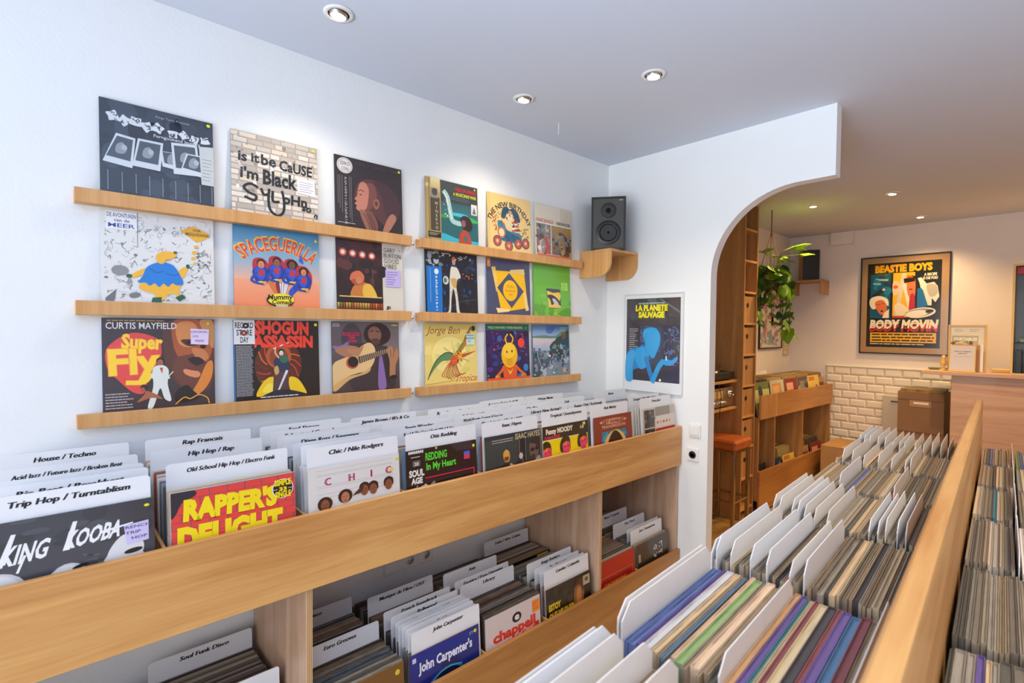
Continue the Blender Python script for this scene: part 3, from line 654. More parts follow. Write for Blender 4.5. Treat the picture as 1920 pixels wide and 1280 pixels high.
# 13 portrait sleeve with melting yellow lettering
a = Art(); a.R('3c3036', 0, 0, 100, 100); a.B('5a3328', (56, 4), (100, 0), (100, 60), (92, 84), (70, 80), (56, 60), (52, 30))
a.B('a8552c', (62, 2), (84, 0), (94, 18), (98, 34), (92, 50), (80, 40), (66, 44), (60, 24)); a.B('d98a4a', (64, 6), (80, 4), (86, 22), (78, 32), (66, 28)); a.B('6a3a2c', (64, 44), (84, 42), (90, 58), (84, 78), (68, 76), (60, 58)); a.B('c47a48', (78, 34), (90, 36), (94, 46), (84, 48))
a.B('c98a4c', (86, 2), (99, 2), (99, 34), (92, 20)); a.B('4a2a22', (68, 24), (82, 24), (84, 30), (74, 31)); a.E('1a1010', 76, 27, 3.4, 1.6); a.E('1f1414', 89, 32, 3, 2.2); a.B('2a1814', (74, 46), (84, 44), (90, 50), (82, 54)); a.B('d9895c', (70, 58), (80, 58), (86, 64), (82, 68), (72, 64)); a.B('6e2f2a', (70, 56), (80, 55), (88, 60), (80, 60))
a.B('d98230', (74, 92), (84, 72), (92, 52), (98, 50), (97, 68), (88, 84)); a.B('1e1614', (72, 76), (62, 84), (64, 96), (84, 92), (78, 82)); a.Ls('dba23a', 1.2, (62, 97), (70, 90), (76, 92), (84, 88), (92, 92), (94, 99))
a.T('ece8e6', 'CURTIS MAYFIELD', 33.5, 11.5, 10, b=.01, w=61); a.lines('c9a04a', 4, 56, 2, 2, 1, 1, 4)
rd = 'e2463e'
a.B(rd, (4, 32), (24, 16), (46, 22), (50, 34), (48, 46), (38, 66), (34, 82), (24, 80), (12, 66), (4, 54)); 
a.T('f6a24a', 'Super', 33, 33, 21, b=.055, w=36, rot=3); a.T('ffd22e', 'Super', 33, 33, 21, b=.03, w=35, rot=3)
a.T('f6a24a', 'Fly', 27, 60, 38, b=.05, w=45, rot=-2); a.T('ffcf2c', 'Fly', 27, 60, 38, b=.03, w=43, rot=-2); a.Ls('ffcf2c', 5, (40, 62), (34, 70), (20, 70))
a.B('dfe2da', (42, 56), (50, 52), (56, 58), (55, 74), (58, 92), (52, 90), (48, 78), (42, 98), (37, 98), (42, 76)); a.Ls('dfe2da', 3.4, (44, 58), (42, 65), (50, 68), (56, 66)); a.P('c23a34', (48, 55), (51, 55), (50, 62)); face(a, 48.5, 49, 3.4, 'a8683f', '2a1a14'); a.Ls('dfe2da', 1, (55, 66), (60, 60))
a.B('a8603c', (28, 92), (34, 84), (36, 80), (44, 84), (50, 90), (40, 88)); a.E('241a18', 34, 76, 3, 3); a.E('9a5c3c', 33, 78, 1.8, 2.2)
a.lines('b9b0b0', 2, 26, 81, 3, 6, 1.1, 9, .4); a.P('e8d4f0', (77, 11), (95, 12), (94, 30), (77, 29)); a.T('4a3f6a', 'ORIGINAL', 85.5, 16, 3.6, b=.01); a.T('4a3f6a', 'U.K.', 82, 21, 3.6, b=.01); a.T('4a3f6a', 'PRESS', 85.5, 26.5, 3.6, b=.01); a.E('e0c82e', 94, 5, 1.6)
A['superletters'] = a
# 14 red brush lettering sleeve with a swordsman
a = Art(); a.R('1d1718', 0, 0, 100, 100); a.R('241c1a', 80, 0, 100, 100); a.E('5a2a18', 50, 58, 28, 34)
for i in range(16):
    t_ = R(i*22.5); a.Ls(('c23a26', '7a2a1c', 'd8642c')[i % 3], 1.6, (50+14*math.cos(t_), 56+16*math.sin(t_)), (50+20*math.cos(t_+.25), 56+24*math.sin(t_+.25)), (50+26*math.cos(t_+.5), 56+34*math.sin(t_+.5)))
a.E('b0562a', 50, 46, 15, 16); a.E('8a3e22', 50, 47, 11, 12)
a.B('efc51c', (24, 96), (30, 80), (40, 72), (48, 78), (46, 90)); a.B('efc51c', (62, 74), (72, 76), (80, 88), (82, 97), (64, 92)); a.B('f6dc4a', (30, 90), (38, 80), (44, 84), (40, 92)); a.P('54383a', (44, 66), (60, 66), (62, 92), (42, 92)); a.B('2c3550', (44, 52), (50, 46), (60, 48), (62, 62), (52, 66), (46, 62)); a.E('2f6a54', 56, 50, 5, 5); face(a, 53, 42, 3.2, 'e0d8cc', '17120f'); a.Ls('d9a878', 2, (50, 48), (46, 42), (46, 36)); a.Ls('e8e8ea', 1.4, (44, 36), (58, 30), (64, 28)); a.P('d8dbe2', (58, 64), (61, 65), (49, 92), (47, 92)); a.B('c9a05c', (44, 62), (48, 58), (50, 66), (46, 70))
a.B('232a33', (30, 99), (44, 90), (62, 90), (84, 99)); a.T('e8422c', 'SHOGUN', 55, 17, 22, b=.06, w=64, rot=1); a.T('e8422c', 'ASSASSIN', 56, 34, 20, b=.06, w=72, rot=1)
a.scat(2, 22, ['e8422c'], 22, 3, 92, 34, .7, 1.6, blob=False); a.R('17171a', 0, 0, 22, 100); a.R('e6e3e4', 0, 0, 23, 30); a.T('1b1a1c', 'RECORD', 11.5, 10, 10, b=.02, w=20); a.T('1b1a1c', 'STORE', 11.5, 19, 10, b=.02, w=17); a.T('1b1a1c', 'DAY', 11.5, 28, 10, b=.02, w=9)
a.E('1b1a1c', 13, 7, 3.6); a.E('dedede', 13, 7, 1); a.E('8c2f22', 11, 16, 3.6); a.E('dedede', 11, 16, 1)
a.lines('b9b9bd', 2, 21, 32, 1.75, 36, .7, 5, .12); a.R('2f6ca8', 0, 30, 1.2, 100); a.lines('cfcac4', 28, 74, 96.5, 2, 1, 1.4, 6, .05); a.E('dfe02f', 96, 5, 2)
A['sword'] = a
# 15 man with a guitar
a = Art(); a.grad(0, 0, 100, 100, '6b5f63', '4a3d42'); a.R('776a6a', 74, 0, 100, 46); a.E('4c4148', 28, 24, 15, 22); a.B('3f3338', (20, 40), (50, 30), (70, 34), (88, 44), (90, 99), (30, 99)); a.B('8a6aa6', (68, 54), (72, 50), (76, 72), (78, 97), (66, 97)); a.B('33282e', (76, 40), (90, 46), (86, 80), (80, 90))
a.E('352528', 66, 18, 21, 17); a.E('8f5f50', 62, 18, 10, 12, -12); a.Ls('3a2226', 1.6, (55, 14), (60, 12)); a.Ls('3a2226', 1.6, (64, 13), (69, 14)); a.B('5f3c34', (56, 26), (66, 24), (70, 30), (62, 34))
a.B('8a6aa0', (0, 34), (12, 34), (22, 28), (22, 34), (8, 40)); a.B('a8765c', (4, 40), (20, 34), (36, 36), (42, 44), (32, 54), (14, 48)); gt = 'e2bd84'
a.B(gt, (0, 62), (14, 52), (30, 48), (40, 36), (54, 30), (62, 40), (60, 58), (50, 70), (34, 74), (20, 78), (10, 88), (0, 96)); a.B('d3a768', (0, 90), (20, 78), (40, 74), (54, 66), (50, 74), (24, 82), (4, 97)); a.E('b8552e', 28, 58, 9, 9); a.E('2a2022', 29, 57, 7.4, 7.6)
a.P('5c4638', (36, 50), (80, 40), (82, 46), (38, 60))
for i in range(14): a.Ls('c9b59a', .7, (40+i*3, 49-i*.7), (41+i*3, 59.5-i*1.1)); a.z -= 1
a.z += 1; a.B('b07a56', (80, 40), (88, 36), (92, 44), (96, 38), (99, 50), (94, 64), (92, 82), (84, 82), (84, 58)); a.Ls('7a4c38', 1, (86, 42), (86, 52)); a.Ls('7a4c38', 1, (91, 43), (90, 53)); a.E('2a2226', 90, 82, 6, 3)
a.B('b5805c', (20, 40), (36, 38), (44, 34), (46, 30), (42, 42), (34, 50)); a.T('d8325a', 'FOUR LOCO', 27, 20, 7, b=.04, w=24); a.T('d8325a', 'OR', 28, 25, 7, b=.03); a.T('d8325a', '===', 29, 30, 7, b=.03); a.lines('d8d2d0', 1, 11, 3, 2.6, 2, 1, 1, .1); a.R('c8b840', 88, 3, 98, 5.5)
A['guitar'] = a
# 16 yellow sleeve with a bird
a = Art(); a.grad(0, 0, 100, 100, 'e3c86e', 'ecd47c'); a.E('f2df8c', 46, 52, 34, 30); a.scat(6, 12, ['d9d070', 'efd884'], 4, 20, 96, 90, 4, 10)
a.T('96603c', 'Jorge Ben', 34, 17, 17, sh=.35, b=.0, w=62); a.T('b5502f', 'Tropical', 76, 97, 17, sh=.35, w=44)
for i in range(22):
    t_ = R(i*16.4+4); a.Ls('8a8050', .4, (56, 54), (56+(20+8*(i % 3))*math.cos(t_), 54+(18+6*(i % 2))*math.sin(t_)))
a.B('5f8a5a', (52, 50), (40, 48), (26, 54), (14, 70), (5, 88), (16, 74), (30, 62), (44, 60)); a.Ls('2a2a24', 1.2, (52, 50), (38, 48), (22, 58), (12, 72), (4, 90)); a.B('c8742c', (58, 50), (68, 38), (76, 24), (88, 8), (82, 28), (74, 40), (64, 50)); a.Ls('4a3020', 1.2, (58, 48), (70, 36), (78, 20), (88, 6)); a.B('6a8a44', (60, 46), (68, 34), (74, 30), (68, 42))
for i in range(9): a.Ls(('c8452f', 'd8743a', 'a83428')[i % 3], 1.2, (50, 60), (40+i*2.2, 70), (30+i*4.2, 84), (32+i*5.4, 93-abs(i-3)*2))
a.B('d8572f', (46, 58), (56, 52), (64, 56), (60, 66), (50, 68)); a.B('f0a02c', (58, 50), (66, 46), (70, 54), (64, 60)); a.P('b5502f', (68, 52), (98, 46), (70, 57)); a.scat(9, 20, ['c8452f', '3d5c2c', 'f0c030', '2a2a24'], 48, 46, 68, 62, .8, 2); a.E('33302c', 93, 8, 4, 4.6)
a.R('bfe0d8', 78, 17, 95, 36); a.T('33425c', 'ORIGINAL', 86, 21, 3.4, b=.02); a.T('33425c', 'BRAZILIAN', 86, 26, 3.4, b=.02); a.T('33425c', '70s', 84, 31, 3.4, b=.02); a.Ls('9a7a3c', .6, (0, 98), (60, 94))
A['bird'] = a
# 17 purple sleeve with a yellow egg-headed form
a = Art(); a.grad(0, 0, 100, 100, '3f2766', '241d3e'); a.scat(21, 46, ['5a2f8c', '7a2a6a', '2a3f8c', '1d1a34', '352a6a', '3f6aa8'], 0, 12, 100, 96, 2, 8); a.scat(23, 26, ['b5306a', '3f7ac8', 'd8603a'], 2, 14, 98, 60, .8, 2.2); a.R('1f7a5c', 0, 0, 100, 11); a.T('d8e4b0', 'WILD HARVARD THREE MASKERS', 44, 8, 6, b=.02, w=80); a.T('d8e4b0', '//', 93, 8, 6)
a.E('ee4a3c', 80, 34, 8, 9); a.E('3f7ac8', 90, 80, 6, 7); a.B('e05a2c', (36, 92), (40, 74), (64, 74), (68, 92), (60, 99), (44, 99)); a.Ls('e8622c', 5, (38, 76), (32, 84), (20, 94)); a.Ls('e8622c', 5, (66, 76), (74, 84), (86, 92)); a.P('f6c040', (44, 80), (52, 86), (60, 80), (52, 92))
a.Ls('f2c020', 3, (46, 36), (42, 26), (48, 18)); a.Ls('f2c020', 3, (56, 36), (60, 26), (54, 18)); a.E('f4b81e', 51, 56, 19, 23); a.E('f6cc3c', 50, 48, 15, 14); a.E('7a3a10', 45, 50, 1.8, 2.4); a.E('7a3a10', 57, 49, 1.8, 2.4)
for i in range(4): a.Ls('c8641c', .8, (44, 62+i*3.2), (51, 64+i*3.2), (58, 62+i*3.2))
for i in range(4): a.Ls('f4dc5a', 1.2, (19+i*3, 92), (17+i*3, 97)); a.Ls('f4dc5a', 1.2, (78+i*3.5, 92), (79+i*3.5, 97))
a.R('e8502c', 0, 96, 100, 100)
A['egg'] = a
# 18 dreamy landscape
a = Art(); a.grad(0, 0, 100, 24, '3f74b4', '9ab4d0'); a.grad(0, 24, 100, 60, 'e0c8c8', '6f9ac8'); a.B('5c8a6a', (0, 22), (30, 20), (60, 22), (80, 12), (100, 6), (100, 20), (60, 26), (0, 25)); a.grad(0, 50, 100, 100, '46607a', '2f3a44')
a.B('2c4a44', (60, 30), (80, 20), (100, 14), (100, 80), (80, 74), (66, 56)); a.B('3a4a3c', (44, 44), (60, 30), (74, 34), (76, 56), (60, 60)); a.B('7a8a94', (20, 96), (40, 80), (70, 70), (100, 64), (100, 100), (20, 100)); a.scat(31, 90, ['2f3f3a', '6f8a94', '8f86a0', 'a8b4c0', '4a5c3c', '3c3444', '5c7ab4'], 2, 40, 98, 96, 1.4, 6); a.scat(33, 30, ['c8a0a4', 'e8ecf0', 'd08a6a'], 20, 56, 90, 96, .7, 2.4)
a.B('3f6ab0', (40, 2), (60, 4), (50, 16), (36, 14)); a.B('8a4a34', (78, 18), (90, 16), (88, 26), (80, 28)); a.E('d8a07c', 84, 90, 5, 5); a.Ls('8fb8d8', 1.4, (10, 40), (12, 60), (20, 80)); a.lines('d8e4b0', 74, 96, 5, 3, 3, .8, 3)
A['landscape'] = a

# ---- covers at the front of the bins
a = Art(); a.grad(0, 0, 100, 100, '3a3b42', '45464e'); a.scat(3, 14, ['4a4b52', '33343a'], 0, 0, 100, 40, 4, 12)
for x, y_, r_ in ((10, 70, 17), (47, 72, 14), (80, 66, 15)): a.E('c9c9cc', x, y_+18, r_, r_+16); a.E('dcdcde', x-1, y_+18, r_-2, r_+14)
a.B('dcdcde', (70, 60), (80, 40), (92, 52), (90, 70), (74, 76)); a.scat(7, 12, ['26262a', '55565c'], 56, 52, 66, 76, 1, 3); a.E('1c1c1e', 54, 66, 5, 2, -20); a.E('1c1c1e', 86, 62, 6, 3, -10)
wt = 'eeeeee'
a.T(wt, 'KING', 23, 47, 29, b=.03, sh=.25, w=24, rot=-5); a.T(wt, 'KOOBA', 61, 41, 27, b=.035, sh=.25, w=33, rot=-5); a.P(wt, (10, 46), (17, 14), (19.5, 14), (14, 46)); a.P(wt, (66, 30), (86, 26), (86, 27.6), (67, 33)); a.P(wt, (44, 44), (50, 12), (52.5, 12), (48, 44)); a.Ls(wt, 1.5, (20, 58), (24, 40))
a.P('ccc4ec', (80, 29), (96, 27), (96, 52), (82, 54)); a.T('4a4568', 'FRENCH', 88, 34, 5, b=.02); a.T('4a4568', 'TRIP', 86, 41, 5, b=.02); a.T('4a4568', 'HOP', 90, 48, 5, b=.02); a.E('dfe02f', 95, 8, 1.8)
A['kk'] = a.squash(0.62, 'dcdcde')
a = Art(); a.R('e2453f', 0, 0, 100, 100); r = random.Random(2)
for j in range(13):
    a.R('5a4f6c', 0, j*8, 100, j*8+.5); a.z -= 1
    for i in range(8): xx = i*14+(j % 2)*7; a.R('5a4f6c', xx, j*8, xx+.6, j*8+8); a.z -= 1
a.z += 1; a.B('2c2c36', (0, 0), (16, 0), (18, 6), (8, 12), (4, 22), (0, 26)); a.R('2c2c36', 0, 0, 14, 7)
yy = 'f6dc1e'
a.T('b53a2c', "RAPPER'S", 46, 33, 30, b=.07, w=76, rot=2); a.T(yy, "RAPPER'S", 46, 32, 29, b=.065, w=75, rot=2); a.T(yy, 'DELIGHT', 46, 64, 34, b=.07, w=84, rot=1)
a.E('f2efe8', 89, 17, 9.6, 11.5); a.E('17161a', 89, 17, 8.9, 10.8); a.T('f0d820', 'SIMPLE', 89, 13, 9.5, b=.05, w=15); a.T('f0d820', '33', 89, 19.5, 6, b=.05, w=7); a.T('f0d820', 'SINGLE', 89, 27, 9.5, b=.05, w=14); a.Ls('e8e4dc', .6, (80, 17.5), (84, 17.5)); a.Ls('e8e4dc', .6, (94, 17.5), (98, 17.5))
A['rap'] = a.squash(.78, 'e2453f')
a = Art(); a.R('ddd9d4', 0, 0, 100, 100)
for y_ in (6, 13, 15, 31, 34, 44, 50): a.R('b4adb0', 8, y_, 92, y_+.5)
for ch, x in (('C', 19), ('H', 44), ('I', 66), ('C', 86)): a.T('b8285e', ch, x, 31, 17, b=-.005, sx=.62); a.T('b8285e', ch, x+1, 31, 17, b=.0, sx=.55)
for x, y_ in ((16, 62), (37, 56), (58, 51), (68, 52), (86, 50)): n0 = len(a.L); face(a, x, y_, 5.6, ('8a5238', 'b87454')[x % 2], '35211a', afro=x in (37, 16)); a.stretch(n0, y_, 1.6)
a.P('4a2f28', (44, 56), (54, 44), (58, 44), (54, 54)); a.E('e6d83a', 89, 25, 2.6); a.E('e0d838', 97, 9, 2.2)
A['chic'] = a.squash(0.62, 'ddd9d4')
a = Art(); a.R('28171c', 0, 0, 100, 100); a.P('3a2f34', (60, 0), (90, 0), (100, 12), (70, 10)); a.R('1c1418', 0, 0, 22, 30)
for i in range(8): a.E('e4dfd8', 4+i*2.5, 2.6, 1.1, 2)
a.lines('d8d4cc', 6, 18, 8, 3, 1, 1, 1, .05); a.R('6a6462', 8, 13, 18, 20); a.T('d8d4cc', '28', 13, 19, 5.5, b=.03)
a.T('e8e4dc', 'SOUL', 13, 32, 11, b=.05, w=20); a.T('e8e4dc', 'AGE', 13, 41, 10, b=.05, w=15); a.T('57d83a', 'REDDING', 40, 15, 13, b=.03, w=30); a.T('57d83a', 'In My Heart', 47, 27, 12, b=.03, w=42)
a.R('d8285a', 24, 36, 96, 37.2); a.R('d8285a', 94, 37, 95.4, 80); a.R('3a6ad8', 80, 13, 89, 17); a.R('d83a5a', 80, 17, 89, 23)
a.scat(5, 40, ['c8c0b8', '8c827c', 'f0ece4'], 6, 44, 60, 76, .8, 3.2, blob=False); a.Ls('e0dcd4', 1.6, (36, 46), (42, 56), (40, 66)); a.Ls('e0dcd4', 2, (18, 48), (26, 46), (24, 70)); a.E('dfe02f', 95, 7, 2); a.E('c8c030', 40, 1.5, 1.5)
A['otis'] = a.squash(0.92, '28171c')
a = Art(); a.R('2f343a', 0, 0, 100, 100); a.grad(0, 6, 62, 100, '3a4644', '2c2f36'); a.R('23262e', 58, 10, 72, 100); a.R('2f3a34', 76, 10, 100, 100); a.R('6a6f68', 71, 10, 72, 100)
a.lines('b9b4ac', 12, 50, 7, 3.4, 2, 1.2, 4, .1); a.T('c9b88a', 'ISAAC HAYES', 76, 11, 12.5, b=.02, w=46); a.B('c98a3a', (30, 30), (36, 24), (42, 30), (41, 42), (33, 42)); a.E('d8a04c', 36, 30, 5, 6); a.E('6a4a24', 36, 38, 4, 3.4); a.B('1f2730', (16, 80), (24, 52), (34, 44), (46, 50), (54, 70), (50, 99), (14, 99)); a.B('b4aca4', (42, 46), (52, 54), (50, 70), (44, 60)); a.Ls('8a98a8', 1.4, (20, 78), (24, 56)); a.Ls('8a98a8', 1.4, (30, 70), (28, 56)); a.Ls('8c6a5a', 1.4, (60, 12), (60, 36), (66, 50), (58, 80)); a.Ls('1f2a34', 8, (50, 60), (60, 44)); a.E('c4beb8', 62, 38, 3.6, 5)
a.B('6a5550', (78, 24), (90, 18), (96, 34), (90, 50), (82, 52)); a.E('2a2224', 84, 32, 4, 3); a.E('2a2224', 92, 31, 3, 3); a.B('34302f', (80, 42), (88, 40), (88, 50), (82, 50)); a.B('8f9aa4', (84, 60), (98, 44), (100, 90), (86, 90)); a.Ls('2a3038', 1.4, (92, 52), (90, 80)); a.B('3a2a2c', (80, 20), (92, 12), (99, 24), (96, 34), (90, 24))
A['isaac'] = a.squash(0.85, '2f343a')
a = Art(); a.R('3a2a1c', 0, 0, 100, 30); a.R('e8dfc8', 0, 29, 100, 30.4); a.R('f0d20e', 0, 30.4, 100, 100); a.R('161410', 99, 0, 100, 100)
a.T('efe4cc', 'Funny MOODY', 36, 17, 15, b=.05, w=58); a.T('d8385a', 'KARAOKE', 20, 27, 8, b=.04, w=32); a.T('e6e0c8', '10', 86, 17, 10, b=.03); a.R('cfd05a', 88, 3, 94, 10)
for x, y_ in ((6, 58), (47, 52), (86, 48)):
    n0 = len(a.L); a.B('3c2c1a', (x-10, y_+6), (x-11, y_-8), (x-2, y_-18), (x+9, y_-14), (x+11, y_+2), (x+6, y_+6)); a.B('e8436a', (x-6, y_), (x-5, y_-6), (x+8, y_-8), (x+10, y_+2), (x+4, y_+16), (x-2, y_+14)); a.B('f07a34', (x-6, y_-5), (x+3, y_-9), (x+2, y_-3)); a.E('3a1a1c', x-1, y_-1, 1.4, 1); a.E('3a1a1c', x+6, y_-2, 1.4, 1); a.Ls('8a1c34', .8, (x-1, y_+8), (x+5, y_+7)); a.B('2c2216', (x-6, y_+20), (x+4, y_+15), (x+12, y_+24), (x-6, y_+30)); a.P('6a5a50', (x+12, y_+22), (x+22, y_+12), (x+26, y_+18), (x+16, y_+28)); a.stretch(n0, y_, 1.45)
A['pinkfaces'] = a.squash(0.66, 'f0d20e')
a = Art(); a.R('8f3a26', 0, 0, 100, 100); a.E('d8a080', 50, 13, 36, 6); a.T('8f3a26', 'GET AVAILED', 50, 16.5, 9.5, b=.06, w=60); a.T('d8a080', 'TRANSMISSION', 50, 27, 9.5, b=.03, w=64); a.R('3a7a9c', 18, 34, 84, 100); a.scat(3, 14, ['4aa85a', '2f5fa8', '3aa0a8'], 18, 34, 84, 60, 2, 6); a.B('e8b86a', (26, 99), (24, 60), (40, 38), (64, 36), (82, 58), (80, 99)); a.B('2c1e14', (30, 99), (32, 64), (46, 38), (60, 38), (74, 60), (76, 99)); a.E('b08a64', 52, 86, 10, 18)
A['arch'] = a.squash(0.72, '8f3a26')
a = Art(); a.R('c3b4a2', 0, 0, 100, 100); a.R('8d7f70', 35, 0, 84, 22); a.R('3a2c24', 0, 4, 32, 48); a.scat(3, 14, ['5c4838', '241c18', '7a6454'], 1, 6, 30, 46, 1.5, 5); a.R('cbbfae', 0, 47, 34, 49); a.R('1f1c1c', 0, 50, 32, 92); a.E('8c8884', 16, 62, 4, 6); a.R('d8cec0', 35, 22, 100, 54)
for i in range(5): a.E(('c8643c', 'd8a04c', 'b5443c')[i % 3], 42+i*10, 38, 3.6, 3.6)
a.R('c2322c', 35, 52, 99, 100)
A['redblock'] = a.squash(0.72, 'c2322c')
# lower bins
a = Art(); a.grad(0, 0, 100, 100, '1f2f8a', '10174a'); a.scat(5, 16, ['2a4ac0', '141c5c', '3a5cd8'], 0, 20, 100, 100, 4, 12); a.T('e8eaf4', "John Carpenter's", 50, 25, 17, b=.035, w=78); a.E('1f6a9c', 52, 64, 30, 30); a.E('0d1638', 52, 64, 27.5, 27.5); a.scat(6, 14, ['1c3a5c', '0a0f24', '2a7a8c'], 34, 46, 70, 84, 3, 8); a.B('d83a30', (44, 88), (56, 60), (62, 74), (60, 92)); a.B('d83a30', (70, 84), (78, 60), (84, 72)); a.Ls('3aa0c0', 2, (28, 46), (40, 38), (56, 36), (72, 40)); a.R('c8cce0', 3, 4, 8, 10); a.E('dfe02f', 94, 6, 2.4); a.T('c8cce0', 'ST', 88, 9, 6)
A['carp'] = a.squash(0.9, '10174a')
a = Art(); a.R('d6c6c4', 0, 0, 100, 100); a.E('1c1a1c', 55, 21, 8.5, 9); a.T('e8dcd8', 'e', 55.5, 25, 16, b=.07); a.T('d8382c', 'chappell', 51, 48, 24, b=.05, w=78); a.P('d8382c', (14, 56), (96, 46), (97, 56), (15, 66)); a.T('f0dcd4', 'RECORDED MUSIC LIBRARY', 54, 57.5, 8, b=.02, w=70, rot=-6.5); a.T('2a2424', 'LIGHT MUSICALE', 62, 76, 8, b=.02, sh=.2, w=52); a.R('f0882c', 84, 6, 99, 28); a.lines('b5501c', 86, 97, 10, 4, 4, .8, 3)
A['chap'] = a.squash(0.74, 'd6c6c4')
a = Art(); a.R('1c1612', 0, 0, 100, 100); a.R('2c2620', 0, 0, 60, 34); a.scat(8, 12, ['3a322a', '241e18'], 0, 0, 60, 40, 3, 9); a.T('d9b81c', 'ESTOY', 18, 40, 15, b=.06, w=26); a.T('d9b81c', 'QUE ME DUERO', 36, 56, 15, b=.06, w=62); a.T('d9b81c', 'SOLA', 44, 72, 15, b=.06, w=24); a.B('8a5a34', (60, 60), (62, 20), (72, 12), (84, 24), (80, 60), (72, 80)); a.B('c07a3c', (66, 50), (68, 26), (76, 26), (76, 56), (70, 66)); a.B('4a2c1c', (62, 20), (72, 6), (84, 14), (82, 34), (74, 18)); a.R('b4a488', 82, 6, 98, 24); a.E('5c4c34', 90, 14, 4)
A['yellowtext'] = a.squash(0.8, '1c1612')
a = Art(); a.R('b5161c', 0, 0, 100, 100); a.P('d86a4a', (6, 30), (94, 30), (94, 31), (6, 31)); a.R('d86a4a', 6, 52, 94, 53); a.R('d86a4a', 93, 30, 94, 53); a.T('6a1014', 'ESQUIRE OF SHARE', 50, 40, 9, b=.03, w=76); a.T('e0a83a', 'ORCHESTRE', 44, 50, 9, b=.03, w=60)
A['redsleeve'] = a.squash(0.85, 'b5161c')
a = Art(); a.R('2f2a26', 0, 0, 100, 100); a.squig(5, 16, 'd8d0c0', 52, 14, 80, 40, 1.2, 9); a.scat(6, 20, ['4a423a', '1c1814', '6a5a4c'], 4, 46, 96, 92, 2, 7); a.B('a88a6c', (34, 84), (38, 60), (42, 56), (46, 70)); a.R('a89c8c', 4, 20, 10, 36)
A['darkflower'] = a.squash(0.85, '2f2a26')
a = Art(); a.R('7a5326', 0, 0, 100, 100); a.E('d9c82c', 92, 9, 3); a.T('e0b890', 'Om', 66, 26, 16, sh=.3, b=.03); a.scat(4, 18, ['8c6434', '6a441c'], 0, 10, 100, 100, 4, 12); a.T('b0552c', 'Baya', 30, 50, 20, sh=.3, b=.02)
A['brown'] = a
a = Art(); a.R('161214', 0, 0, 100, 100); a.T('d8322c', 'NO-BODIES', 46, 24, 14, b=.05, w=74); a.grad(70, 2, 96, 9, 'd8b02c', 'c8502c'); a.scat(2, 14, ['2a2022', '3c1c1c'], 0, 30, 100, 100, 3, 10)
A['redtext'] = a
# ---- posters
PH = 149
a = Art(100, 149); a.R('e3e6e8', 0, 0, 100, 149); a.R('3b3740', 3, 6, 97, 134)
a.scat(2, 12, ['403c47', '37333c', '3d434c'], 14, 16, 86, 40, 4, 9); a.P('5a6a72', (66, 8), (96, 26), (96, 30), (62, 8)); a.P('4f5a64', (40, 7), (56, 7), (60, 16), (44, 14))
a.R('37415a', 28, 48, 67, 108); a.R('33354c', 70, 48, 96, 134); a.scat(5, 26, ['3f4c6a', '46587c', '2f3448', '4a5a80'], 34, 54, 62, 100, 2, 5); a.squig(8, 26, '6a80b0', 71, 50, 95, 108, .8, 9); a.squig(9, 14, '5a7098', 29, 49, 48, 72, .8, 8)
a.T('d8dcd8', 'UN FILM DE SCIENCE-FICTION', 48, 15, 3.4, b=.02, w=46); a.T('f2e21c', 'LA PLANETE', 48, 25, 12, b=.07, w=56); a.T('f2e21c', 'SAUVAGE', 48, 35.5, 12, b=.07, w=46)
a.lines('b9b4b0', 9, 27, 53, 3.1, 11, .9, 3, .5)
bb, bd = '2f9fdc', '1f7fc4'
a.B(bd, (3, 100), (10, 86), (26, 82), (34, 78), (42, 84), (44, 100), (40, 112), (18, 118), (14, 134), (3, 134)); a.B(bb, (3, 134), (4, 100), (12, 88), (20, 90), (16, 112), (16, 134)); a.B(bb, (24, 84), (42, 84), (44, 108), (30, 116), (20, 100))
a.B(bb, (40, 84), (34, 60), (42, 52), (56, 52), (64, 62), (64, 76), (60, 86), (54, 98), (48, 96), (42, 90)); a.Ls(bd, 8, (40, 98), (46, 116), (52, 132)); a.Ls(bb, 8, (52, 134), (62, 112), (70, 102)); a.B(bb, (68, 102), (76, 98), (84, 100), (92, 94), (94, 98), (86, 106), (74, 108)); a.Ls(bd, 1, (40, 60), (38, 76), (40, 90)); a.E('e8e4f0', 75, 97, 1.2, 4)
a.E('f0f0f0', 65, 131, 2)
A['blue_poster'] = a
a = Art(100, 137); a.R('ac8c68', 0, 0, 100, 137); a.R('1c2024', 7, 8, 92, 129)
a.T('f6b21e', 'BEASTIE BOYS', 49, 21, 13.5, b=.06, w=66); a.R('14587a', 12, 24, 35, 87); a.R('14587a', 11, 24, 34, 87); a.scat(3, 8, ['0d4560', '1c7a9c', '2a3a44'], 12, 25, 33, 58, 2, 6); a.P('2c2f34', (12, 55), (22, 46), (26, 44), (28, 48), (18, 58)); a.E('d8c8b8', 27, 46, 1.8); a.P('8fc4d4', (16, 30), (32, 31), (32, 34), (22, 33)); a.P('8fc4d4', (14, 36), (24, 37), (23, 39), (14, 38))
a.R('f2b42a', 38, 23, 63, 86); a.B('e9c9a8', (38, 36), (44, 36), (46, 46), (42, 54), (38, 52)); a.E('d8603c', 41, 43, 3, 2.6); a.P('cfc9bc', (48, 24), (53, 24), (45, 84), (40, 84)); a.P('e6dfd0', (49, 40), (53, 38), (60, 74), (56, 74)); a.B('d9774a', (55, 36), (63, 32), (63, 60), (57, 58), (54, 46)); a.P('1d1b1c', (50, 32), (63, 28), (63, 36), (51, 38)); a.B('b8303c', (58, 56), (63, 56), (63, 84), (57, 84)); a.E('8a3a24', 58.5, 47, 2.4, 1); a.B('e6d9c0', (40, 70), (46, 66), (54, 72), (58, 80), (44, 84)); a.T('c23a2c', 'BIZ', 58, 31, 5, b=.04)
